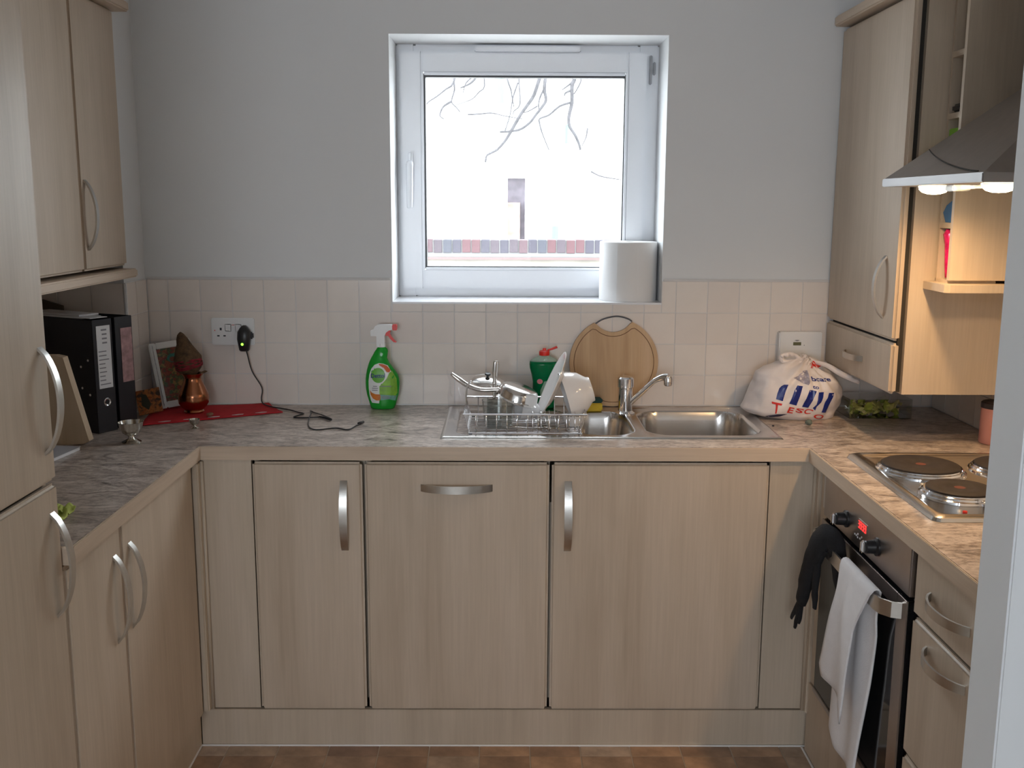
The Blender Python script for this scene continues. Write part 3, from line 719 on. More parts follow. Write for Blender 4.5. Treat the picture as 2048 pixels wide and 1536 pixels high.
sk2 = root('double_socket', 'white double wall socket with one charger plugged in', 'socket', (.1, -.0065, 1.145))
put('plate', B((.0325, .168, -.0155, -.0062, 1.103, 1.189), bev=.003), WHITE, sk2, True, smooth=30)
for x in (.086, .118): put('switch', B((x-.010, x+.010, -.018, -.015, 1.147, 1.170), bev=.0015), WHITE, sk2, True)
put('pin_hole', B((.0595,.0655,-.0158,-.0152,1.150,1.158)), INK, sk2, True)
for x in (.0505, .070): put('pin_hole', B((x,x+.0075,-.0158,-.0152,1.1305,1.1345)), INK, sk2, True)
put('neon_mark', B((.042,.045,-.0158,-.0152,1.148,1.151)), RED, sk2, True)
put('switch_mark', B((.098,.106,-.0185,-.0179,1.1665,1.168)), RED, sk2, True)

ch = root('plug_charger', 'black plug-in charger with green light and trailing black lead', 'charger', (.139, -.016, 1.13))
bm = body([(1.086, .126, .151, .010, -.030), (1.09, .123, .154, .013, -.032), (1.125, .118, .160, .017, -.034), (1.148, .120, .161, .017, -.034), (1.160, .127, .152, .013, -.030), (1.167, .134, .145, .007, -.026)], 24)
put('body', bm, BLK, ch, True, smooth='all')
put('side_tab', B((.155,.167,-.030,-.017,1.124,1.146), bev=.004), BLK, ch, True)
put('light', lathe([(0, 0), (.0042, 0), (.0036, .002), (0, .0025)], 14, mtx=Matrix.Translation((.137,-.0495,1.110))@Matrix.Rotation(PI/2, 4, 'X')), plain('green_led', (.1,.9,.05), .4, emit=(.25,1,.05), es=3), ch, True, label='glowing green light')
ZW = TOPZ+.0055
pts = [(.143,-.03,1.090), (.146,-.026,1.075), (.158,-.022,1.02), (.186,-.02,.968), (.184,-.022,.935), (.187,-.028,.9225), (.20,-.045,.9175), (.2313,-.079,.9165), (.2926,-.110,ZW-.002), (.325,-.142,ZW-.003), (.345,-.160,ZW-.003), (.335,-.185,ZW-.003), (.3267,-.215,ZW-.003), (.36,-.222,ZW-.003), (.4072,-.222,ZW-.001), (.43,-.235,ZW), (.4425,-.252,ZW)]
put('lead', T(pts, .0021, 8, 5), BLK, ch, True, smooth='all')
pts = [(.4425,-.252,ZW+.001), (.41,-.205,ZW+.002), (.375,-.145,ZW-.003), (.358,-.118,ZW-.003), (.366,-.15,ZW-.003), (.376,-.235,ZW-.003), (.395,-.34,ZW-.003), (.425,-.388,ZW-.003), (.475,-.365,ZW-.003), (.515,-.385,ZW-.003), (.53,-.335,ZW-.003), (.5396,-.300,ZW-.003)]
put('lead', T(pts, .002, 8, 5), BLK, ch, True, smooth='all')
put('connector', T([(.405,-.222,ZW), (.425,-.235,ZW), (.446,-.262,ZW)], [.0032,.0045,.004], 8), BLK, ch, True, smooth='all')
put('jack', T([(.535,-.312,ZW-.001), (.545,-.288,ZW-.001)], .0042, 8), BLK, ch, True, smooth='all')

cpn = root('heating_controller', 'white heating control panel with small display on the tiled wall', 'controller', (1.90, -.0065, 1.09))
put('case', B((1.827, 1.962, -.034, -.0062, 1.035, 1.154), bev=.003), WHITE, cpn, True, smooth=30)
put('lower_flap', B((1.829, 1.960, -.0365, -.034, 1.038, 1.098), bev=.001), WHITE, cpn, True)
put('display', B((1.871,1.896,-.0352,-.0338,1.1115,1.122), bev=.0004), plain('lcd_olive', (.14,.14,.07), .3), cpn, True)
m_ = bmesh.new()
put('emblem', prism(disc_poly(1.883, 1.1268, .0058, .0020, 16), 1, -.0345, -.0339), GREYINK, cpn, True)
put('emblem', T([(1.874,-.0346,1.1264), (1.878,-.0346,1.1285), (1.888,-.0346,1.1286), (1.893,-.0346,1.1262)], .0004, 6), GREYINK, cpn, True)
put('button', lathe([(0, 0), (.0014, 0), (.0014, .001), (0, .001)], 10, mtx=Matrix.Translation((1.906,-.034,1.112))@Matrix.Rotation(PI/2, 4, 'X')), GREYINK, cpn, True)

# ================================================================ LEFT COUNTER
# red cloth
cl = bmesh.new(); n1, n2 = 30, 14
A = [Vector((-.09,-.342)), Vector((.278,-.141)), Vector((.205,-.016)), Vector((-.145,-.05))]
g = []
for i in range(n1+1):
    row = []
    for j in range(n2+1):
        u, v = i/n1, j/n2; p2 = (A[0]*(1-u)+A[1]*u)*(1-v)+(A[3]*(1-u)+A[2]*u)*v
        z = TOPZ+.0012+max(0, .002*noise.noise(Vector((u*6, v*5, 0))))*1.0
        if u > .75 and v > .7: z += .010*(u-.75)*4*(v-.7)*3*.6
        row.append(cl.verts.new((p2.x, p2.y, z)))
    g.append(row)
for i in range(n1):
    for j in range(n2): cl.faces.new((g[i][j], g[i+1][j], g[i+1][j+1], g[i][j+1]))
rc = tag(put('red_cloth', cl, REDCL, smooth='all'), 'red cloth with pale motifs spread under the copper pot and pictures', 'cloth')
rc.modifiers.new('s', 'SOLIDIFY').thickness = .0016; rc.modifiers['s'].offset = 1
PALE = plain('faded_print', (.62,.42,.42), .8)
for k in range(5):
    u = .17+k*.17; c = A[0]*(1-u)+A[1]*u; dirv = (A[1]-A[0]).normalized(); nv = Vector((-dirv.y, dirv.x)); c = c+nv*.018
    pl = [c-dirv*.018, c-dirv*.004-nv*.006, c+dirv*.014-nv*.004, c+dirv*.018+nv*.002, c+dirv*.004+nv*.007]
    put('motif', prism([(p_.x, p_.y) for p_ in pl], 2, TOPZ+.0040, TOPZ+.0052), PALE, rc)

def basis(o, u, v):
    u = Vector(u).normalized(); v = Vector(v); v = (v-u*v.dot(u)).normalized(); w = u.cross(v)   # w towards the viewer (-y)
    m = Matrix((u, w*-1 if w.y > 0 else w, v)).transposed().to_4x4(); return m
def art_mat(name, cols, scale):
    m, nt, p = new_mat(name); v = tex(nt, (1,1,1))
    vo = nt.nodes.new('ShaderNodeTexVoronoi'); vo.inputs['Scale'].default_value = scale; nt.links.new(v, vo.inputs['Vector'])
    sp = nt.nodes.new('ShaderNodeSeparateColor'); nt.links.new(vo.outputs['Color'], sp.inputs[0])
    n = noi(nt, v, scale*.8, 4)
    ad = nt.nodes.new('ShaderNodeMath'); ad.operation = 'MULTIPLY_ADD'; ad.inputs[1].default_value = .45
    nt.links.new(sp.outputs[0], ad.inputs[0]); nt.links.new(n, ad.inputs[2])
    k = len(cols); nt.links.new(ramp(nt, ad.outputs[0], [(.25+.65*i/(k-1), c) for i, c in enumerate(cols)]), p.inputs['Base Color'])
    p.inputs['Roughness'].default_value = .3; return m
ART = art_mat('devotional_print', [(.02,.03,.02), (.12,.035,.015), (.25,.09,.04), (.20,.03,.03), (.04,.10,.04), (.30,.16,.06)], 95)
ART2 = art_mat('orange_card_print', [(.03,.03,.01), (.30,.08,.02), (.42,.15,.04), (.05,.03,.02)], 110)
TEAL = plain('teal_print', (.03,.16,.13), .4, var=.3, vs=60)
def frame_thing(name, lab, cat, bl, br_, tl, w, hgt):
    o = root(name, lab, cat); u = (Vector(br_)-Vector(bl)).normalized(); v = Vector(tl)-Vector(bl); v = (v-u*v.dot(u)).normalized()
    nrm = u.cross(v).normalized()   # facing
    if nrm.y > 0: nrm = -nrm
    yv = -nrm; m = Matrix((u, yv, v)).transposed().to_4x4(); m.translation = Vector(bl); o.matrix_world = m
    o.location = m.translation; o.rotation_euler = m.to_euler(); return o
f = frame_thing('framed_picture', 'white framed colourful devotional picture leaning in the corner', 'picture', (-.104,-.118,.916), (.0,-.058,.9275), (-.138,-.075,1.120), .13, .205)
fw, fh, b_ = .128, .205, .020
bm = bmesh.new()
put('frame', members(0, fw, 0, fh, b_, b_, b_, b_, -.006, .006, .0025), plain('white_frame_paint', (.74,.73,.70), .4, var=.04), f, smooth=30)
for q in (0,1):
    put('bead_trim', T([(b_*.55 if q == 0 else fw-b_*.55, -.0075, .008+ .19*i/30) for i in range(31)], [.0012+.0012*(i % 2) for i in range(31)], 6), plain('silver_bead', (.7,.7,.7), .3, .6), f)
pc = put('print', B((b_-.001, fw-b_+.001, 0, .002, b_-.001, fh-b_+.001)), ART, f)
put('teal_patch', prism(disc_poly(.066, .152, .018, .014, 16), 1, -.0008, -.0001), TEAL, pc)
put('teal_patch', prism(disc_poly(.064, .148, .010, .008, 16), 1, -.0012, -.0009), plain('brown_print', (.16,.05,.03), .4), pc)
put('back_board', B((.006, fw-.006, .003, .006, .006, fh-.006)), BLK, f)
f = frame_thing('picture_card', 'small orange brown picture card leaning beside the white frame', 'picture', (-.141,-.205,.9135), (-.074,-.185,.925), (-.166,-.165,.985), .07, .08)
put('card', B((0, .070, 0, .003, 0, .080), bev=.0008), ART2, f)
put('dark_figure', prism([(.012,.03), (.03,.012), (.04,.03), (.03,.062), (.016,.068)], 1, -.0006, -.0001), plain('dark_print', (.025,.025,.01), .5), f)

# copper pot with coconut
cp = root('copper_pot', 'copper water pot standing on the red cloth, coconut on top', 'pot', (.008, -.150, TOPZ+.0045))
COP = plain('copper', (.42,.17,.085), .22, 1, var=.12, vs=14)
put('vessel', lathe([(0,0), (.028,0), (.030,.003), (.027,.008), (.036,.016), (.045,.030), (.0465,.042), (.0455,.050), (.0458,.052), (.043,.060), (.036,.078), (.029,.093), (.026,.102), (.0265,.110), (.033,.119), (.0335,.121), (.030,.121), (.024,.110), (.024,.05), (0,.05)], 40), COP, cp, smooth=50)
co = root('coconut', 'dry husked coconut wrapped in red thread on the copper pot', 'coconut', (.004, -.150, TOPZ+.118), rot=(0, -.16, 0))
rows = [(0,.014), (.008,.026), (.02,.036), (.035,.040), (.055,.039), (.070,.034), (.085,.027), (.10,.021), (.115,.016), (.128,.010), (.134,.004)]
bm = lathe([(0,-.001)]+[(r, z) for z, r in rows]+[(0,.136)], 30)
for v in bm.verts:
    q = noise.noise(v.co*45)*.004+noise.noise(v.co*140)*.0022; v.co += Vector((v.co.x, v.co.y, 0)).normalized()*q; v.co.x += .10*(max(v.co.z-.05, 0))*-1*.6
HUSK = plain('coconut_husk', (.10,.055,.025), .9, var=.5, vs=70, bmp=.8, bs=220)
put('husk', bm, HUSK, co, smooth='all')
bm = bmesh.new()
for k in range(7):
    a0 = k*.9; tilt = Vector((.25*math.cos(a0), .25*math.sin(a0), 1)).normalized(); u = tilt.orthogonal().normalized(); w = tilt.cross(u)
    tube(bm, [Vector((0,0,.036+.004*math.sin(k)))+(u*math.cos(t*2*PI/26)+w*math.sin(t*2*PI/26))*(.0405+.0008*math.sin(t)) for t in range(26)], .0022, 6, closed=True)
put('thread', bm, plain('red_thread', (.22,.012,.022), .8, var=.4, vs=80), co, smooth='all')
put('leaf', prism([(.028,.006), (.048,.010), (.056,.006), (.044,.001)], 1, -.012, -.010), HUSK, co)
SILV = plain('silver_cup', (.62,.60,.55), .12, 1, var=.05)
def cup(loc, s, lab, cat):
    o = root('silver_cup', lab, cat, loc)
    put('bowl', lathe([(r*s, z*s) for r, z in [(.006,.018), (.012,.020), (.022,.027), (.029,.040), (.0325,.056), (.0335,.057), (.032,.057), (.027,.041), (.020,.030), (0,.026)]], 36), SILV, o, smooth=50)
    put('foot', lathe([(r*s, z*s) for r, z in [(0,0), (.025,0), (.0255,.003), (.018,.007), (.008,.012), (.0065,.018), (.010,.020), (0,.021)]], 36), SILV, o, smooth=50)
cup((-.042,-.541,TOPZ), 1.0, 'larger silver footed cup on the worktop before the ring binders', 'cup')
cup((.073,-.362,TOPZ), .47, 'tiny silver footed cup at the edge of the red cloth', 'cup')
bm = bmesh.new(); bmesh.ops.create_icosphere(bm, subdivisions=2, radius=1)
for v in bm.verts: v.co = Vector((v.co.x*.011, v.co.y*.009, v.co.z*.006))*(1+.25*noise.noise(v.co*2))
o = tag(put('nut', bm, plain('nut_brown', (.22,.11,.06), .7), smooth='all'), 'small brown nut beside the foot of the copper pot', 'nut'); o.location = (.075,-.215,TOPZ+.0105)

# ring binders
def binder(loc, rz, lab, second=False):
    o = root('ring_binder', lab, 'binder', loc, rz)    # local: spine towards +x, width along y
    w_, dp, hh = .066, .265, .318
    put('cover', B((-dp, 0, 0, .003, 0, hh), (-dp, 0, w_-.003, w_, 0, hh), (-.003, 0, 0, w_, 0, hh), bev=.0008, seg=1), plain('binder_black', (.012,.013,.02), .45, var=.2), o)
    put('papers', B((-dp+.02, -.02, .008, w_-.012, .008, hh-.025)), PAPER, o)
    if not second:
        lb = put('spine_label', B((0.0002, .0012, .012, w_-.008, .125, .300)), PAPER, o)
        put('print', B(*[(.0012, .0016, .016, w_-.014-random.random()*.02, .135+k*.0115, .138+k*.0115) for k in range(9)], *[(.0012, .0016, .022+random.random()*.01, w_-.02, .250+k*.012, .2545+k*.012) for k in range(4)]), GREYINK, lb)
        put('finger_ring', lathe([(.007, 0), (.0105, .0015), (.012, 0)], 20, mtx=Matrix.Translation((.0003, .036, .085))@Matrix.Rotation(PI/2, 4, 'Y')), CHROME, o)
        for x, z in ((-.055,.185), (-.025,.205), (-.055,.125), (-.025,.108)): put('rivet', lathe([(0, .0015), (.003, .001), (.004, 0)], 12, mtx=Matrix.Translation((x, 0, z))@Matrix.Rotation(PI/2, 4, 'X')), CHROME, o)
    else:
        put('spine_label', B((0.0002, .0012, .020, w_-.004, .130, .285)), plain('pink_label', (.42,.25,.26), .6, var=.35, vs=40), o)
binder((-.170,-.440,TOPZ), -.50, 'black ring binder with white spine label, nearer of the two')
binder((-.138,-.363,TOPZ), -.42, 'black ring binder with pinkish spine label, against the tiled pier', True)
ps = bmesh.new()
o = tag(put('paper_sheets', B((-.255, -.035, -.035, .03, 0, .004), (-.25, .012, -.045, .012, .004, .0055), (-.26,-.05,-.03,.035,.0055,.010)), PAPER), 'loose white paper sheets lying on top of the ring binder', 'papers')
o.location = (-.160,-.40,TOPZ+.3185); o.rotation_euler = (0, 0, -.50)
tag(put('card_folder', prism([(-.47,.91), (-.345,.91), (-.345,1.245), (-.40,1.262), (-.47,1.275)], 1, -.215, -.203), plain('brown_card', (.10,.075,.055), .8)), 'brown card folder standing behind the ring binders', 'folder')
# wood block
kb = tag(put('wooden_board', prism([(-.34,.9105), (-.20,.9105), (-.155,.914), (-.142,.921), (-.196,1.145), (-.218,1.15), (-.34,1.15)], 1, -.575, -.545, .003), BLOCKW), 'slanted pale beech wood block in front of the ring binders', 'wood block')
bk = root('booklet', 'white booklet lying flat under the upper fridge handle', 'booklet', (-.24,-.68,TOPZ), -.12)
put('pages', B((-.095, .088, -.075, .062, .0005, .0085)), PAPER, bk)
put('cover', B((-.096, .09, -.076, .063, .0086, .0100)), plain('grey_cover', (.42,.42,.45), .5), bk)
bm = bmesh.new(); n = 16; g = []
for i in range(n+1):
    g.append([bm.verts.new((.012+.055*i/n+.012*noise.noise(Vector((i*.3, j*.2, 3))), -1.26+.10*j/n+.02*noise.noise(Vector((j*.3, i*.2, 5))), TOPZ+.003+max(0, .016*noise.noise(Vector((i*.35, j*.35, 1)))+.006))) for j in range(n+1)])
for i in range(n):
    for j in range(n): bm.faces.new((g[i][j], g[i+1][j], g[i+1][j+1], g[i][j+1]))
o = tag(put('lime_cloth', bm, plain('lime_fabric', (.45,.52,.12), .9, var=.1, vs=40, bmp=.3, bs=300), smooth='all'), 'crumpled lime green cleaning cloth on the left worktop by the fridge', 'cloth')
md = o.modifiers.new('s', 'SOLIDIFY'); md.thickness = .002

# ================================================================ SPRAY BOTTLE
sb = root('spray_bottle', 'green cleaning spray bottle with white head and red trigger', 'spray bottle', (.577, -.062, TOPZ+.0008))
K = 1/4439
def sx(c): return (c-460)*K
def sz(c): return (1355-c)*K*1.012
R_ = [(1355,300,615),(1345,290,622),(1300,277,640),(1240,260,655),(1160,237,680),(1080,224,692),(1000,220,697),(940,222,693),(880,229,675),(820,241,635),(760,258,590),(720,272,560),(690,285,543),(650,305,527),(600,335,535),(565,352,540),(540,372,538),(520,385,528),(505,397,510),(495,400,505)]
rows = []
for c, l, r in R_:
    z = sz(c); d = .024*(1-.75*sst(.09, .195, z)) if z < .2 else .01
    d = max(.011, .026*(1-.62*sst(.10, .19, z))); rows.append((max(z, 0), sx(l), sx(r), d, 0))
rows[0] = (0, sx(310), sx(605), .02, 0)
bmB = body(rows, 40, 2.6); bv = BVHTree.FromBMesh(bmB)
put('bottle', bmB, GREENB, sb, smooth='all')
lab = [(305,1240),(320,1270),(418,1270),(640,1250),(668,1160),(672,1050),(660,920),(630,870),(585,800),(540,745),(480,722),(420,712),(360,735),(315,790),(285,870),(272,960),(272,1060),(285,1160)]
LW = plain('label_white', (.78,.80,.78), .35, var=.02); LG = plain('label_lime', (.22,.48,.04), .35, var=.3, vs=40); LGD = plain('label_green_disc', (.12,.42,.03), .35)
LO = plain('label_orange', (.62,.18,.02), .35, var=.2, vs=60); LR = plain('label_red_orange', (.60,.12,.03), .4); NAVY = plain('label_navy', (.02,.03,.20), .4)
def pq(L): return [(sx(a), sz(b)) for a, b in L]
lb = put('label', wrap(poly_bm(pq([(300,1225),(318,1262),(418,1268),(430,1150),(440,1000),(560,960),(605,850),(540,745),(480,722),(420,714),(360,737),(315,790),(287,870),(274,960),(274,1060),(285,1160)])), bv, .0005), LW, sb)
put('lime_area', wrap(poly_bm(pq([(425,1030),(470,990),(530,920),(560,850),(600,815),(632,872),(660,925),(668,1030),(668,1130),(640,1165),(425,1140)])), bv, .0008), LG, lb)
put('blue_area', wrap(poly_bm(pq([(435,1145),(662,1160),(640,1235),(560,1210),(440,1225)])), bv, .0008), plain('label_bluegreen', (.16,.38,.30), .35, var=.3, vs=50), lb)
put('green_disc', wrap(poly_bm([(sx(412)+.0215*math.cos(a*PI/14), sz(880)+.0235*math.sin(a*PI/14)) for a in range(28)]), bv, .0010, cuts=3), LGD, lb)
put('brand_text', wrap(place_text('Dettol', pq([(308,915),(505,908),(507,850),(310,856)])), bv, .0019, cuts=2), NAVY, lb)
put('red_swoosh', wrap(poly_bm(pq([(415,722),(470,727),(530,752),(582,808),(565,838),(530,835),(490,780),(430,745)])), bv, .0011), LR, lb)
put('orange_swoosh', wrap(poly_bm(pq([(290,1085),(318,1120),(370,1140),(435,1142),(442,1185),(430,1225),(380,1228),(330,1200),(300,1150)])), bv, .0012), LO, lb)
put('small_text', wrap(poly_bm(*[pq([(a, y), (b, y), (b, y-11), (a, y-11)]) for a, b, y in ((335,395,1035),(322,405,1062),(322,400,1090),(440,590,1035),(450,640,1180),(460,630,1200))]), bv, .0014, cuts=1), GREYINK, lb)
hd_ = put('head', prism([(sx(a), sz(b)) for a, b in [(390,495),(388,348),(312,346),(305,275),(345,262),(372,212),(410,192),(590,190),(606,200),(606,262),(560,268),(520,300),(500,345),(502,495)]], 1, -.013, .013, .004), WHITE, sb, smooth=30)
put('nozzle', B((sx(606), sx(672), -.011, .011, sz(268), sz(190)), bev=.002), RED, hd_)
put('trigger', prism([(sx(a), sz(b)) for a, b in [(515,300),(570,270),(585,275),(572,310),(600,365),(640,410),(662,430),(655,436),(620,430),(575,385),(545,345),(510,345)]], 1, -.007, .007, .0015), RED, hd_, label='red trigger')
put('collar', lathe([(.0125, 0), (.0138, .001), (.0138, .012), (.012, .013)], 24, mtx=Matrix.Translation((sx(450), 0, sz(497)-.001))), WHITE, sb, smooth=35)

# ================================================================ CHOPPING BOARD
cbd = root('chopping_board', 'round wooden chopping board leaning on the tiles behind the tap', 'chopping board', (1.306, -.028, TOPZ+.003), rot=(-.05, 0, 0))
Rb = .1405; CZ = Rb
nc = (-.004, .1625); nr = .0665
def inter():
    # polygon of the disc minus the notch
    P = []; ang = [a*2*PI/120+PI/2 for a in range(121)]
    inside = lambda x, z: math.hypot(x-nc[0], z-nc[1]) < nr
    outer = [(Rb*math.cos(a), Rb*math.sin(a)) for a in ang]; outer = [p for p in outer if not inside(*p)]
    pL, pR = outer[0], outer[-1]
    a0 = math.atan2(pR[1]-nc[1], pR[0]-nc[0]); a1 = math.atan2(pL[1]-nc[1], pL[0]-nc[0])
    if a0 > 0: a0 -= 2*PI
    if a1 > 0: a1 -= 2*PI
    notch = [(nc[0]+nr*math.cos(a0+(a1-a0)*i/18), nc[1]+nr*math.sin(a0+(a1-a0)*i/18)) for i in range(1, 18)]
    return outer+notch
PB = [(x, z+CZ) for x, z in inter()]
put('board', prism(PB, 1, -.009, .009, .0025), BOARDW, cbd, smooth=30)
ring = []
for a in range(121):
    t = a*2*PI/120+PI/2; x, z = (Rb-.014)*math.cos(t), (Rb-.014)*math.sin(t)
    if math.hypot(x-nc[0], z-nc[1]) > nr+.013: ring.append((x, -.0092, z+CZ))
a0 = math.atan2(ring[-1][2]-CZ-nc[1], ring[-1][0]-nc[0]); a1 = math.atan2(ring[0][2]-CZ-nc[1], ring[0][0]-nc[0])
if a0 > 0: a0 -= 2*PI
if a1 > 0: a1 -= 2*PI
ring += [(nc[0]+(nr+.013)*math.cos(a0+(a1-a0)*i/16), -.0092, CZ+nc[1]+(nr+.013)*math.sin(a0+(a1-a0)*i/16)) for i in range(1, 16)]
put('groove', T(ring, .0011, 6, closed=True), plain('groove_brown', (.20,.10,.045), .8), cbd, smooth='all')
put('wire_handle', T([(-.066,0,CZ+.115), (-.058,0,CZ+.123), (-.035,0,CZ+.137), (0,0,CZ+.1455), (.025,0,CZ+.144), (.046,0,CZ+.137), (.056,0,CZ+.13)], (.0024), 8, 5), plain('dark_wire', (.12,.12,.13), .35, .8), cbd, smooth='all')

# ================================================================ SOAP BOTTLE
so = root('dish_soap_bottle', 'clear bottle of dark green dish soap with open red cap', 'soap bottle', (1.084, -.062, TOPZ+.0035))
rows = [(0,.030,.017), (.004,.034,.021), (.03,.036,.023), (.06,.036,.023), (.085,.036,.023), (.108,.040,.025), (.128,.0455,.026), (.140,.0465,.026), (.149,.0455,.025)]
bmS = body([(z, -w_, w_, d, 0) for z, w_, d in rows], 36, 2.4); bv = BVHTree.FromBMesh(bmS)
put('bottle', bmS, SOAPG, so, smooth='all')
put('shoulder', body([(.1495,-.0455,.0455,.025,0), (.156,-.038,.038,.023,0), (.163,-.025,.025,.018,0), (.168,-.018,.018,.015,0)], 32, 2.3), plain('pale_green_shoulder', (.33,.44,.36), .15), so, smooth='all')
cpb = put('cap', lathe([(.016,.168), (.0165,.170), (.0165,.180), (.013,.183), (.006,.184), (.005,.190), (0,.190)], 28), RED, so, smooth=35)
put('flip_lid', T([(.010,0,.184), (.022,0,.187), (.040,0,.194)], [.003,.005,.006], 10, 3, flat=((0,0,1), .6)), RED, cpb, smooth='all')
lb = put('label', wrap(poly_bm([(-.012,.03), (.03,.03), (.031,.075), (.018,.092), (0,.088), (-.012,.06)]), bv, .0006), plain('label_mint', (.25,.42,.32), .4), so)
put('flower', wrap(poly_bm([(-.014+.009*math.cos(a*PI/8), .088+.008*math.sin(a*PI/8)) for a in range(16)]), bv, .0012), plain('label_pink', (.65,.22,.25), .4), lb)

# sponge
sp = root('sponge', 'yellow washing sponge with dark green scourer on the sink edge', 'sponge', (1.225, -.107, TOPZ+.004), .1)
put('foam', B((-.038,.038,-.018,.018,0,.026), bev=.004), plain('yellow_foam', (.55,.40,.04), .95, bmp=.6, bs=200), sp, smooth=True)
put('scourer', B((-.038,.038,-.018,.018,.0262,.040), bev=.003), plain('green_scourer', (.015,.055,.05), .95, bmp=.6, bs=300), sp, smooth=True)

# ================================================================ DISH RACK AND DISHES
rk = root('dish_rack', 'chrome wire dish rack standing on the drainer', 'dish rack', (1.02, -.30, TOPZ+.008))
def wire(name, pts, r=.0019, sm=0): return put(name, T(pts, r, 8, sm), CHROME, rk, True, smooth='all')
rx0, rx1, ry0, ry1, rz0, rz1 = .845, 1.190, -.440, -.175, .913, .969
put('rim', T([(rx0,ry0,rz1), (rx1,ry0,rz1), (rx1,ry1,rz1), (rx0,ry1,rz1)], .0026, 8, closed=True), CHROME, rk, True)
put('base_frame', T([(rx0+.015,ry0+.012,rz0), (rx1-.012,ry0+.012,rz0), (rx1-.012,ry1-.012,rz0), (rx0+.015,ry1-.012,rz0)], .0022, 8, closed=True), CHROME, rk, True)
for k in range(9):
    y = ry0+.03+k*.025; wire('wire', [(rx0,y,rz1), (rx0+.016,y,rz0), (rx1-.014,y,rz0), (rx1,y,rz1)], .0016)
for k in range(11):
    x = rx0+.035+k*.029; wire('wire', [(x,ry0,rz1), (x,ry0+.013,rz0), (x,ry1-.013,rz0), (x,ry1,rz1)], .0016)
for k in range(6):
    x = 1.04+k*.024; wire('plate_loop', [(x,-.40,rz0), (x,-.395,rz0+.045), (x,-.375,rz0+.052), (x,-.355,rz0+.045), (x,-.35,rz0)], .0016, 3)
for x, y in ((rx0+.02,ry0+.012), (rx1-.02,ry0+.012), (rx0+.02,ry1-.012), (rx1-.02,ry1-.012)):
    put('foot', B((x-.005,x+.005,y-.004,y+.004,TOPZ-.004,rz0), bev=.001), BLK, rk, True)
for k, y in enumerate((-.36, -.33)): wire('cutlery_hook', [(rx0+.004,y,rz1), (rx0+.008,y,1.03), (rx0+.02,y,1.045)], .0018, 3)

def axis_mtx(c, d):
    d = Vector(d).normalized(); q = Vector((0,0,1)).rotation_difference(d); return Matrix.Translation(c)@q.to_matrix().to_4x4()
def rooted(name, lab, cat, c, d):
    o = root(name, lab, cat); m = axis_mtx(c, d); o.location = m.translation; o.rotation_euler = m.to_euler(); return o
o = rooted('dinner_plate', 'large white plate standing on edge in the dish rack', 'plate', (1.110,-.315,1.022), (-.90,-.02,.40))
put('plate', lathe([(0,0), (.055,0), (.062,.004), (.098,.014), (.1065,.017), (.107,.019), (.105,.0195), (.097,.0175), (.062,.008), (0,.004)], 56), CERAM, o, smooth=40)
o = rooted('white_bowl', 'white bowl lying on its side beside the plate in the rack', 'bowl', (1.172,-.315,1.008), (-.82,-.06,-.24))
put('bowl', lathe([(0,-.036), (.030,-.036), (.032,-.042), (.036,-.042), (.038,-.034), (.058,-.012), (.068,.014), (.072,.038), (.0705,.038), (.065,.016), (.054,-.008), (.034,-.028), (0,-.031)], 40), CERAM, o, smooth=40)
o = rooted('teacup', 'white cup lying on its side under the steel pan', 'cup', (1.030,-.31,.957), (-.9,-.35,.1))
put('cup', lathe([(0,-.028), (.018,-.028), (.024,-.02), (.030,.01), (.032,.032), (.0305,.032), (.027,.01), (.02,-.018), (0,-.023)], 32), CERAM, o, smooth=40)
put('handle', T([(.027,0,-.008), (.040,0,-.006), (.047,0,.006), (.042,0,.018), (.030,0,.020)], .0032, 8, 4), CERAM, o, smooth='all')
o = root('drinking_glass', 'clear glass tumbler standing in the left of the dish rack', 'glass', (.942,-.345,rz0+.003))
put('glass', lathe([(0,0), (.036,0), (.040,.004), (.047,.075), (.0475,.077), (.0455,.077), (.038,.008), (0,.007)], 36), CLEAR, o, smooth=40)
o = root('ramekin', 'small white dish upright at the right end of the dish rack', 'dish', (1.158,-.335,rz0+.003))
put('dish', lathe([(0,0), (.020,0), (.029,.014), (.033,.032), (.0315,.032), (.027,.015), (0,.004)], 32), CERAM, o, smooth=40)
# steel pan upside down with curved handle
PANM = plain('pan_steel', (.72,.69,.66), .14, 1, var=.03)
o = rooted('saucepan', 'small steel pan upside down across the rack, curved handle to the left', 'pan', (1.003,-.30,1.006), (.30,-.10,.95))
put('pan', lathe([(0,.016), (.044,.016), (.052,.012), (.057,.002), (.060,-.016), (.065,-.020), (.0635,-.021), (.058,-.016), (.054,.002), (.049,.010), (0,.013)], 44), PANM, o, smooth=40)
put('handle', T([(-.058,0,-.008), (-.078,0,-.016), (-.11,0,-.026), (-.145,0,-.026), (-.178,0,-.016), (-.205,0,-.006)], [.006,.0065,.0065,.0075,.008,.005], 12, 5, flat=((0,1,0), 1.6)), PANM, o, smooth='all')
o = root('spatula', 'steel turner standing upright behind the dish rack, handle up', 'utensil', (.930,-.25,rz0+.002), .2)
put('handle', T([(0,0,.06), (.001,0,.10), (.003,0,.150), (.005,0,.176)], [.005,.0065,.0085,.0075], 12, 4, flat=((0,1,0), .5)), PANM, o, smooth='all')
put('blade', B((-.022,.022,-.0012,.0012,0,.062), bev=.001), PANM, o)
o = root('wooden_spoon_rest', 'steel lid resting on the back rim of the dish rack', 'lid', (.908,-.20,1.022), rot=(.25,0,.3))
put('lid', lathe([(.046,0), (.047,.002), (.040,.007), (.015,.013), (0,.014)], 32), PANM, o, smooth=40)
put('knob', lathe([(.004,.013), (.004,.018), (.009,.021), (.008,.026), (0,.027)], 20), BLK, o, smooth=40)
o.name = 'pan_lid'
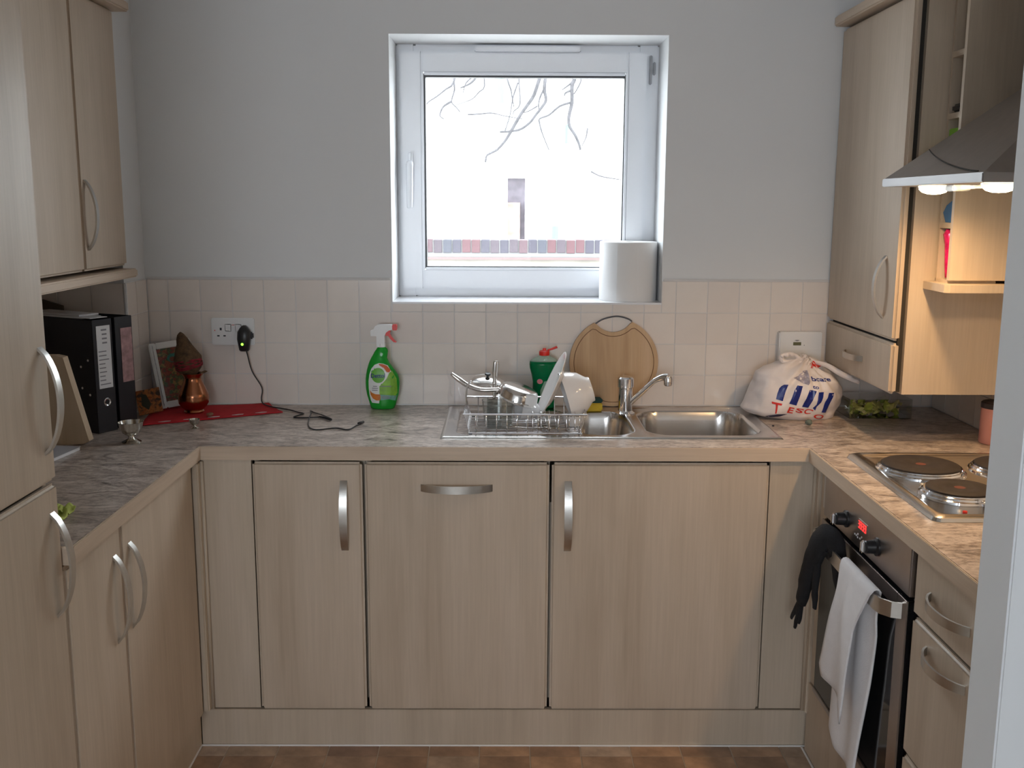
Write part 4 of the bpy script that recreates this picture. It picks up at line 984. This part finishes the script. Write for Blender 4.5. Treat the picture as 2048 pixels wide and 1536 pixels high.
o = root('dessert_spoon', 'steel spoon lying in the base of the dish rack', 'spoon', (1.045,-.385,rz0+.006), -.15)
put('handle', T([(-.06,0,.003), (-.02,0,.001), (.03,0,.003)], [.004,.0025,.0025], 8, 4, flat=((0,0,1), .5)), PANM, o, smooth='all')
put('bowl', lathe([(0,-.004), (.010,-.002), (.0145,.002), (.0135,.002), (.009,-.001), (0,-.003)], 24, mtx=Matrix.Translation((.045,0,.003))@Matrix.Diagonal((1.5,1,1,1))), PANM, o, smooth='all')
# clear film bag at the left of the rack
bm = bmesh.new(); g = []
for i in range(15):
    row = []
    for j in range(13):
        u, v = i/14, j/12
        x = .793+.062*u+.010*noise.noise(Vector((i*.3,j*.3,1))); z = .918+.155*v-(.05*u*v); y = -.27+.022*noise.noise(Vector((i*.5,j*.5,4)))+.012*math.sin(u*9+v*4)
        row.append(bm.verts.new((x, y, z)))
    g.append(row)
for i in range(14):
    for j in range(12): bm.faces.new((g[i][j], g[i+1][j], g[i+1][j+1], g[i][j+1]))
tag(put('clear_plastic_bag', bm, FILM, smooth='all'), 'crinkled clear plastic bag hanging over the left end of the rack', 'bag')

# ================================================================ CARRIER BAG
cb = root('carrier_bag', 'knotted white supermarket carrier bag with blue stripes and red lettering', 'bag', (1.85, -.15, TOPZ))
def bx(c): return 1.6429+c*.0002523-1.85
def bz(c): return max(0.0, 1.2121-c*.0002589-TOPZ)
R_ = [(1182,520,1250,.060),(1165,400,1292,.075),(1120,250,1318,.088),(1070,190,1340,.096),(1000,236,1366,.104),(900,275,1388,.108),(800,298,1375,.106),(720,325,1338,.100),(650,362,1270,.088),(590,450,1190,.070),(545,590,1120,.050),(515,740,1040,.030),(495,850,985,.016),(470,870,965,.012)]
rows = []
for a, b in zip(R_, R_[1:]):
    for k in range(4):
        t = k/4; c = [a[i]+(b[i]-a[i])*t for i in range(4)]; rows.append((bz(c[0]), bx(c[1]), bx(c[2]), c[3], .0))
rows.append((bz(R_[-1][0]), bx(R_[-1][1]), bx(R_[-1][2]), R_[-1][3], 0))
rows[0] = (0.0006,)+rows[0][1:]
bmb = body(rows, 96, 2.2)
kx, kz = bx(915), bz(480)
for v in bmb.verts:
    if v.co.z < .004: continue
    ang = math.atan2(v.co.z-kz, v.co.x-kx); dist = math.hypot(v.co.x-kx, v.co.z-kz)
    fold = .0045*math.sin(ang*17+2.5*noise.noise(Vector((ang*3,dist*12,0))))*math.exp(-dist*9)*2.2
    q = fold+.010*noise.noise(v.co*14)+.0045*noise.noise(v.co*38+Vector((3,1,2)))
    nrm = Vector((v.co.x*.6, v.co.y*1.6, (v.co.z-.07)*.5)).normalized(); v.co += nrm*q*min(1, v.co.z/.02)
    v.co.z = max(v.co.z, .0008)
bvb = BVHTree.FromBMesh(bmb)
BAGM = plain('bag_film_white', (.76,.70,.69), .38, var=.03, vs=20, bmp=.25, bs=70)
put('bag_body', bmb, BAGM, cb, smooth='all')
def loop(pts, name='handle_loop', w=.018):
    bm = bmesh.new(); P = smooth_path([Vector(p) for p in pts], 5); prev = None
    for i, p in enumerate(P):
        t = (P[min(i+1,len(P)-1)]-P[max(i-1,0)]).normalized(); s = t.cross(Vector((0,1,0))).normalized()*w*(.6+.4*math.sin(PI*i/(len(P)-1)))*.5
        a, b = bm.verts.new(p+s+Vector((0,.004*math.sin(i*1.7),0))), bm.verts.new(p-s)
        if prev: bm.faces.new((prev[0], a, b, prev[1]))
        prev = (a, b)
    o = put(name, bm, BAGM, cb, smooth='all'); m = o.modifiers.new('s', 'SOLIDIFY'); m.thickness = .0012; return o
loop([(bx(910),-.01,bz(520)), (bx(780),-.02,bz(435)), (bx(680),-.03,bz(420)), (bx(600),-.03,bz(450)), (bx(640),-.035,bz(500)), (bx(760),-.03,bz(500)), (bx(900),-.015,bz(520))], w=.014)
loop([(bx(950),-.01,bz(505)), (bx(1120),-.05,bz(530)), (bx(1260),-.075,bz(610)), (bx(1390),-.085,bz(670)), (bx(1490),-.085,bz(715))], w=.016)
bm = bmesh.new(); bmesh.ops.create_uvsphere(bm, u_segments=14, v_segments=8, radius=1)
for v in bm.verts: v.co = Vector((kx+v.co.x*.013, v.co.y*.013, kz+.004+v.co.z*.009))+Vector(noise.noise_vector(v.co*3))*.003
put('knot', bm, BAGM, cb, smooth='all')
# film skirt at the right foot and left foot
bm = poly_bm([(bx(1290),bz(1180)+.001), (bx(1560),bz(1182)+.0012), (bx(1585),bz(1150)), (bx(1540),bz(1120)), (bx(1450),bz(1060)), (bx(1370),bz(980)), (bx(1300),bz(1000))])
bmesh.ops.triangulate(bm, faces=bm.faces); bmesh.ops.subdivide_edges(bm, edges=bm.edges, cuts=3)
for v in bm.verts: v.co.y = -.03+.012*noise.noise(v.co*30)
put('clear_flap', bm, FILM, cb, smooth='all')
def bq(L): return [(bx(a), bz(b)) for a, b in L]
BLU = plain('bag_blue_print', (.010,.025,.20), .3); RDP = plain('bag_red_print', (.62,.03,.02), .3)
for L in ([(565,752),(590,735),(637,733),(615,800),(572,922),(500,905),(515,840),(540,780)], [(735,735),(802,747),(772,850),(735,972),(643,946),(680,850),(705,780)],
          [(872,783),(958,800),(915,920),(885,1002),(800,985),(835,890),(855,830)], [(985,812),(1052,815),(1045,870),(1020,930),(975,985),(968,1035),(935,1003),(968,960),(975,900)],
          [(1115,822),(1186,828),(1170,885),(1135,930),(1132,1000),(1115,1070),(1045,1058),(1068,990),(1075,935),(1105,880)]):
    put('blue_stripe', wrap(poly_bm(bq(L)), bvb, .0012, fall=-.1), BLU, cb)
for s_, quad in (('T', [(470,1068),(530,1075),(565,950),(455,935)]), ('E', [(628,1058),(698,1068),(715,1000),(650,985)]), ('S', [(730,1050),(810,1072),(840,1018),(740,1000)]),
                 ('C', [(835,1080),(915,1082),(955,1030),(850,1010)]), ('O', [(950,1125),(1070,1165),(1115,1105),(990,1078)])):
    put('red_letter', wrap(place_text(s_, bq(quad)), bvb, .0014, cuts=2, fall=-.1), RDP, cb)
put('red_emblem', wrap(poly_bm(bq([(925,560),(945,515),(985,496),(1040,503),(1098,552),(1055,572),(1010,562),(985,548),(962,566)])), bvb, .0013, fall=-.05), RDP, cb)
put('blue_text', wrap(place_text('bcare', bq([(915,692),(1150,700),(1140,655),(915,648)])), bvb, .0014, cuts=1, fall=-.08), BLU, cb)
put('blue_text', wrap(place_text('to', bq([(918,772),(985,778),(985,742),(920,738)])), bvb, .0014, cuts=1, fall=-.08), BLU, cb)
put('grey_smudge', wrap(poly_bm(bq([(700,655),(760,640),(830,590),(880,580),(860,640),(885,690),(860,730),(800,715),(740,680)])), bvb, .0010, fall=-.05), plain('bag_grey_print', (.36,.34,.42), .4, var=.35, vs=60), cb)
put('dark_print', wrap(poly_bm(bq([(400,1118),(520,1078),(640,1078),(560,1108),(440,1135)])), bvb, .0012, fall=-.1), plain('bag_dark_print', (.03,.03,.08), .4), cb)

bm = bmesh.new(); bmesh.ops.create_icosphere(bm, subdivisions=3, radius=1)
for v in bm.verts: v.co = Vector((v.co.x*.0105, v.co.y*.011, v.co.z*.0085))*(1+.15*noise.noise(v.co*1.5))
o = tag(put('pebble', bm, plain('grey_green_stone', (.12,.15,.13), .6), smooth='all'), 'small grey green pebble in front of the carrier bag', 'pebble'); o.location = (1.8556,-.292,TOPZ+.0088)
o = tag(put('crumb', B((-.003,.003,-.003,.003,0,.004), bev=.001), INK), 'tiny black crumb on the worktop right of the sink corner', 'crumb'); o.location = (at(1546, 853, 2, TOPZ).x, at(1546, 853, 2, TOPZ).y, TOPZ+.0003)

# salad tray and pink canister
st = root('salad_tray', 'clear tray of yellow green salad leaves under the corner cabinet', 'food tray', (2.10, -.14, TOPZ))
put('tray', members(-.095, .095, .001, .06, .002, .002, .001, .002, -.06, .06, .0003), CLEAR, st)
put('tray_base', B((-.095,.095,-.06,.06,.0012,.0022)), CLEAR, st)
LEAFS = [plain('leaf_%d' % i, c, .6, var=.3, vs=50) for i, c in enumerate([(.36,.38,.06), (.46,.42,.12), (.24,.30,.05), (.50,.42,.18)])]
for k in range(60):
    bm = bmesh.new(); s_ = random.uniform(.012, .022); vs = []
    for a in range(8): vs.append(bm.verts.new((s_*math.cos(a*PI/4), s_*.6*math.sin(a*PI/4), .25*s_*math.sin(a*2+k))))
    c0 = bm.verts.new((0,0,.004))
    for a in range(8): bm.faces.new((vs[a], vs[(a+1)%8], c0))
    o = put('leaf', bm, random.choice(LEAFS), st); o.location = (random.uniform(-.078,.078), random.uniform(-.045,.045), random.uniform(.012,.045)); o.rotation_euler = (random.uniform(-1,1), random.uniform(-1,1), random.uniform(0,6))
can = root('pink_canister', 'pink storage canister with dark lid beside the hob', 'canister', (2.297, -.515, TOPZ))
put('body', lathe([(0,.0005), (.038,.0005), (.040,.003), (.040,.098), (0,.098)], 40), plain('pink_paint', (.62,.30,.28), .35), can, smooth=40)
put('lid', lathe([(0,.0982), (.0405,.0982), (.0405,.112), (.037,.115), (0,.115)], 40), plain('dark_lid', (.03,.025,.03), .4), can, smooth=40)

# ================================================================ TOWEL AND GLOVE on the oven handle
def lerp_tab(tab, z):
    for (z0, a0, b0), (z1, a1, b1) in zip(tab, tab[1:]):
        if z <= z0 and z >= z1: t = (z0-z)/(z0-z1+1e-9); return a0+(a1-a0)*t, b0+(b1-b0)*t
    return tab[-1][1:] if z < tab[-1][0] else tab[0][1:]
front = [(.74,-.965,-1.165), (.66,-.945,-1.11), (.617,-.932,-1.086), (.53,-.905,-1.080), (.46,-.885,-1.075), (.42,-.876,-1.066)]
back = [(.74,-.965,-1.165), (.663,-.95,-1.127), (.496,-.90,-1.106), (.388,-.885,-1.085), (.267,-.865,-1.062), (.235,-.93,-1.05)]
path = [('f', z) for z in [.42+.016*i for i in range(20)]]+[('t', k) for k in range(5)]+[('b', .733-.0165*i) for i in range(30)]
bm = bmesh.new(); g = []; NW = 22
for kind, q in path:
    row = []
    for j in range(NW+1):
        s_ = j/NW
        if kind == 'f':
            ya, yb = lerp_tab(front, q); y = ya+(yb-ya)*s_; zz = q; amp = min(1, (.735-q)/.12)
            x = 1.743+.0065*amp*math.sin(s_*7+q*10)-.010*amp*s_**3+.003*noise.noise(Vector((y*20, q*8, 0)))*amp
            if q < .47: zz = q-(.47-q)/.05*(.0+.012*math.sin(s_*PI*.5)-(.02 if s_ < .12 else 0)*(.12-s_)/.12)+.0
            if s_ > .9 and q < .5: zz -= (s_-.9)*10*(.5-q)*.35
        elif kind == 't':
            y = -.965+(-1.165+.965)*s_; a = PI-(q+.5)/5*PI; x = 1.7535+.0095*math.cos(a); zz = .733+.009*math.sin(a)
        else:
            ya, yb = lerp_tab(back, q); y = ya+(yb-ya)*s_; amp = min(1, (.733-q)/.12)
            zz = q; x = 1.7645+.012*amp-.004*amp+.0055*amp*math.sin(s_*9+q*7+1)
            x = min(x, 1.781)
            if q < .33: zz = q-(.33-q)*.35*(1-abs(s_-.75)/.75)
        row.append(bm.verts.new((x, y, zz)))
    g.append(row)
for i in range(len(g)-1):
    for j in range(NW): bm.faces.new((g[i][j], g[i+1][j], g[i+1][j+1], g[i][j+1]))
tw = tag(put('tea_towel', bm, plain('white_towelling', (.84,.82,.83), .95, var=.03, vs=30, bmp=.35, bs=350, sheen=.3), smooth='all'), 'long white towel hanging over the oven door handle', 'towel')
m = tw.modifiers.new('s', 'SOLIDIFY'); m.thickness = .0035; m.offset = 0
gl = bmesh.new()
def strand(pts, r): tube(gl, pts, r, 10, 4, flat=((1,0,0), .6))
strand([(1.772,-.885,.63), (1.768,-.88,.69), (1.763,-.87,.735), (1.752,-.85,.748), (1.738,-.83,.735), (1.733,-.80,.69), (1.729,-.775,.64), (1.727,-.755,.59), (1.726,-.738,.545)], [.016,.026,.034,.036,.036,.034,.030,.026,.021])
strand([(1.727,-.75,.57), (1.725,-.725,.53), (1.722,-.70,.50), (1.720,-.682,.475)], [.016,.012,.009,.006])
strand([(1.727,-.745,.56), (1.725,-.728,.52), (1.724,-.715,.485), (1.723,-.70,.455)], [.016,.012,.009,.006])
strand([(1.728,-.748,.56), (1.727,-.735,.53), (1.727,-.727,.50), (1.727,-.722,.475)], [.014,.011,.009,.006])
strand([(1.735,-.815,.69), (1.736,-.817,.64), (1.737,-.812,.59), (1.738,-.808,.552)], [.020,.014,.012,.008])
bmesh.ops.recalc_face_normals(gl, faces=gl.faces)
for v in gl.verts: v.co += Vector(noise.noise_vector(v.co*35))*.003
tag(put('knitted_glove', gl, plain('black_wool', (.012,.012,.014), .95, bmp=.5, bs=260), smooth='all'), 'black knitted glove draped over the far end of the oven handle', 'glove')
# sealant along the plinth
put('trim_4', T([(.118,-.78,FZ+.003), (.117,-.58,FZ+.003), (.4,-.5795,FZ+.0028), (.9,-.5795,FZ+.003), (1.4,-.5795,FZ+.0028), (1.812,-.58,FZ+.003)], .0032, 6), SEAL, kind='structure')
put('trim_5', T([(1.797,-1.2,FZ+.003), (1.797,-.585,FZ+.003)], .0032, 6), SEAL, kind='structure')
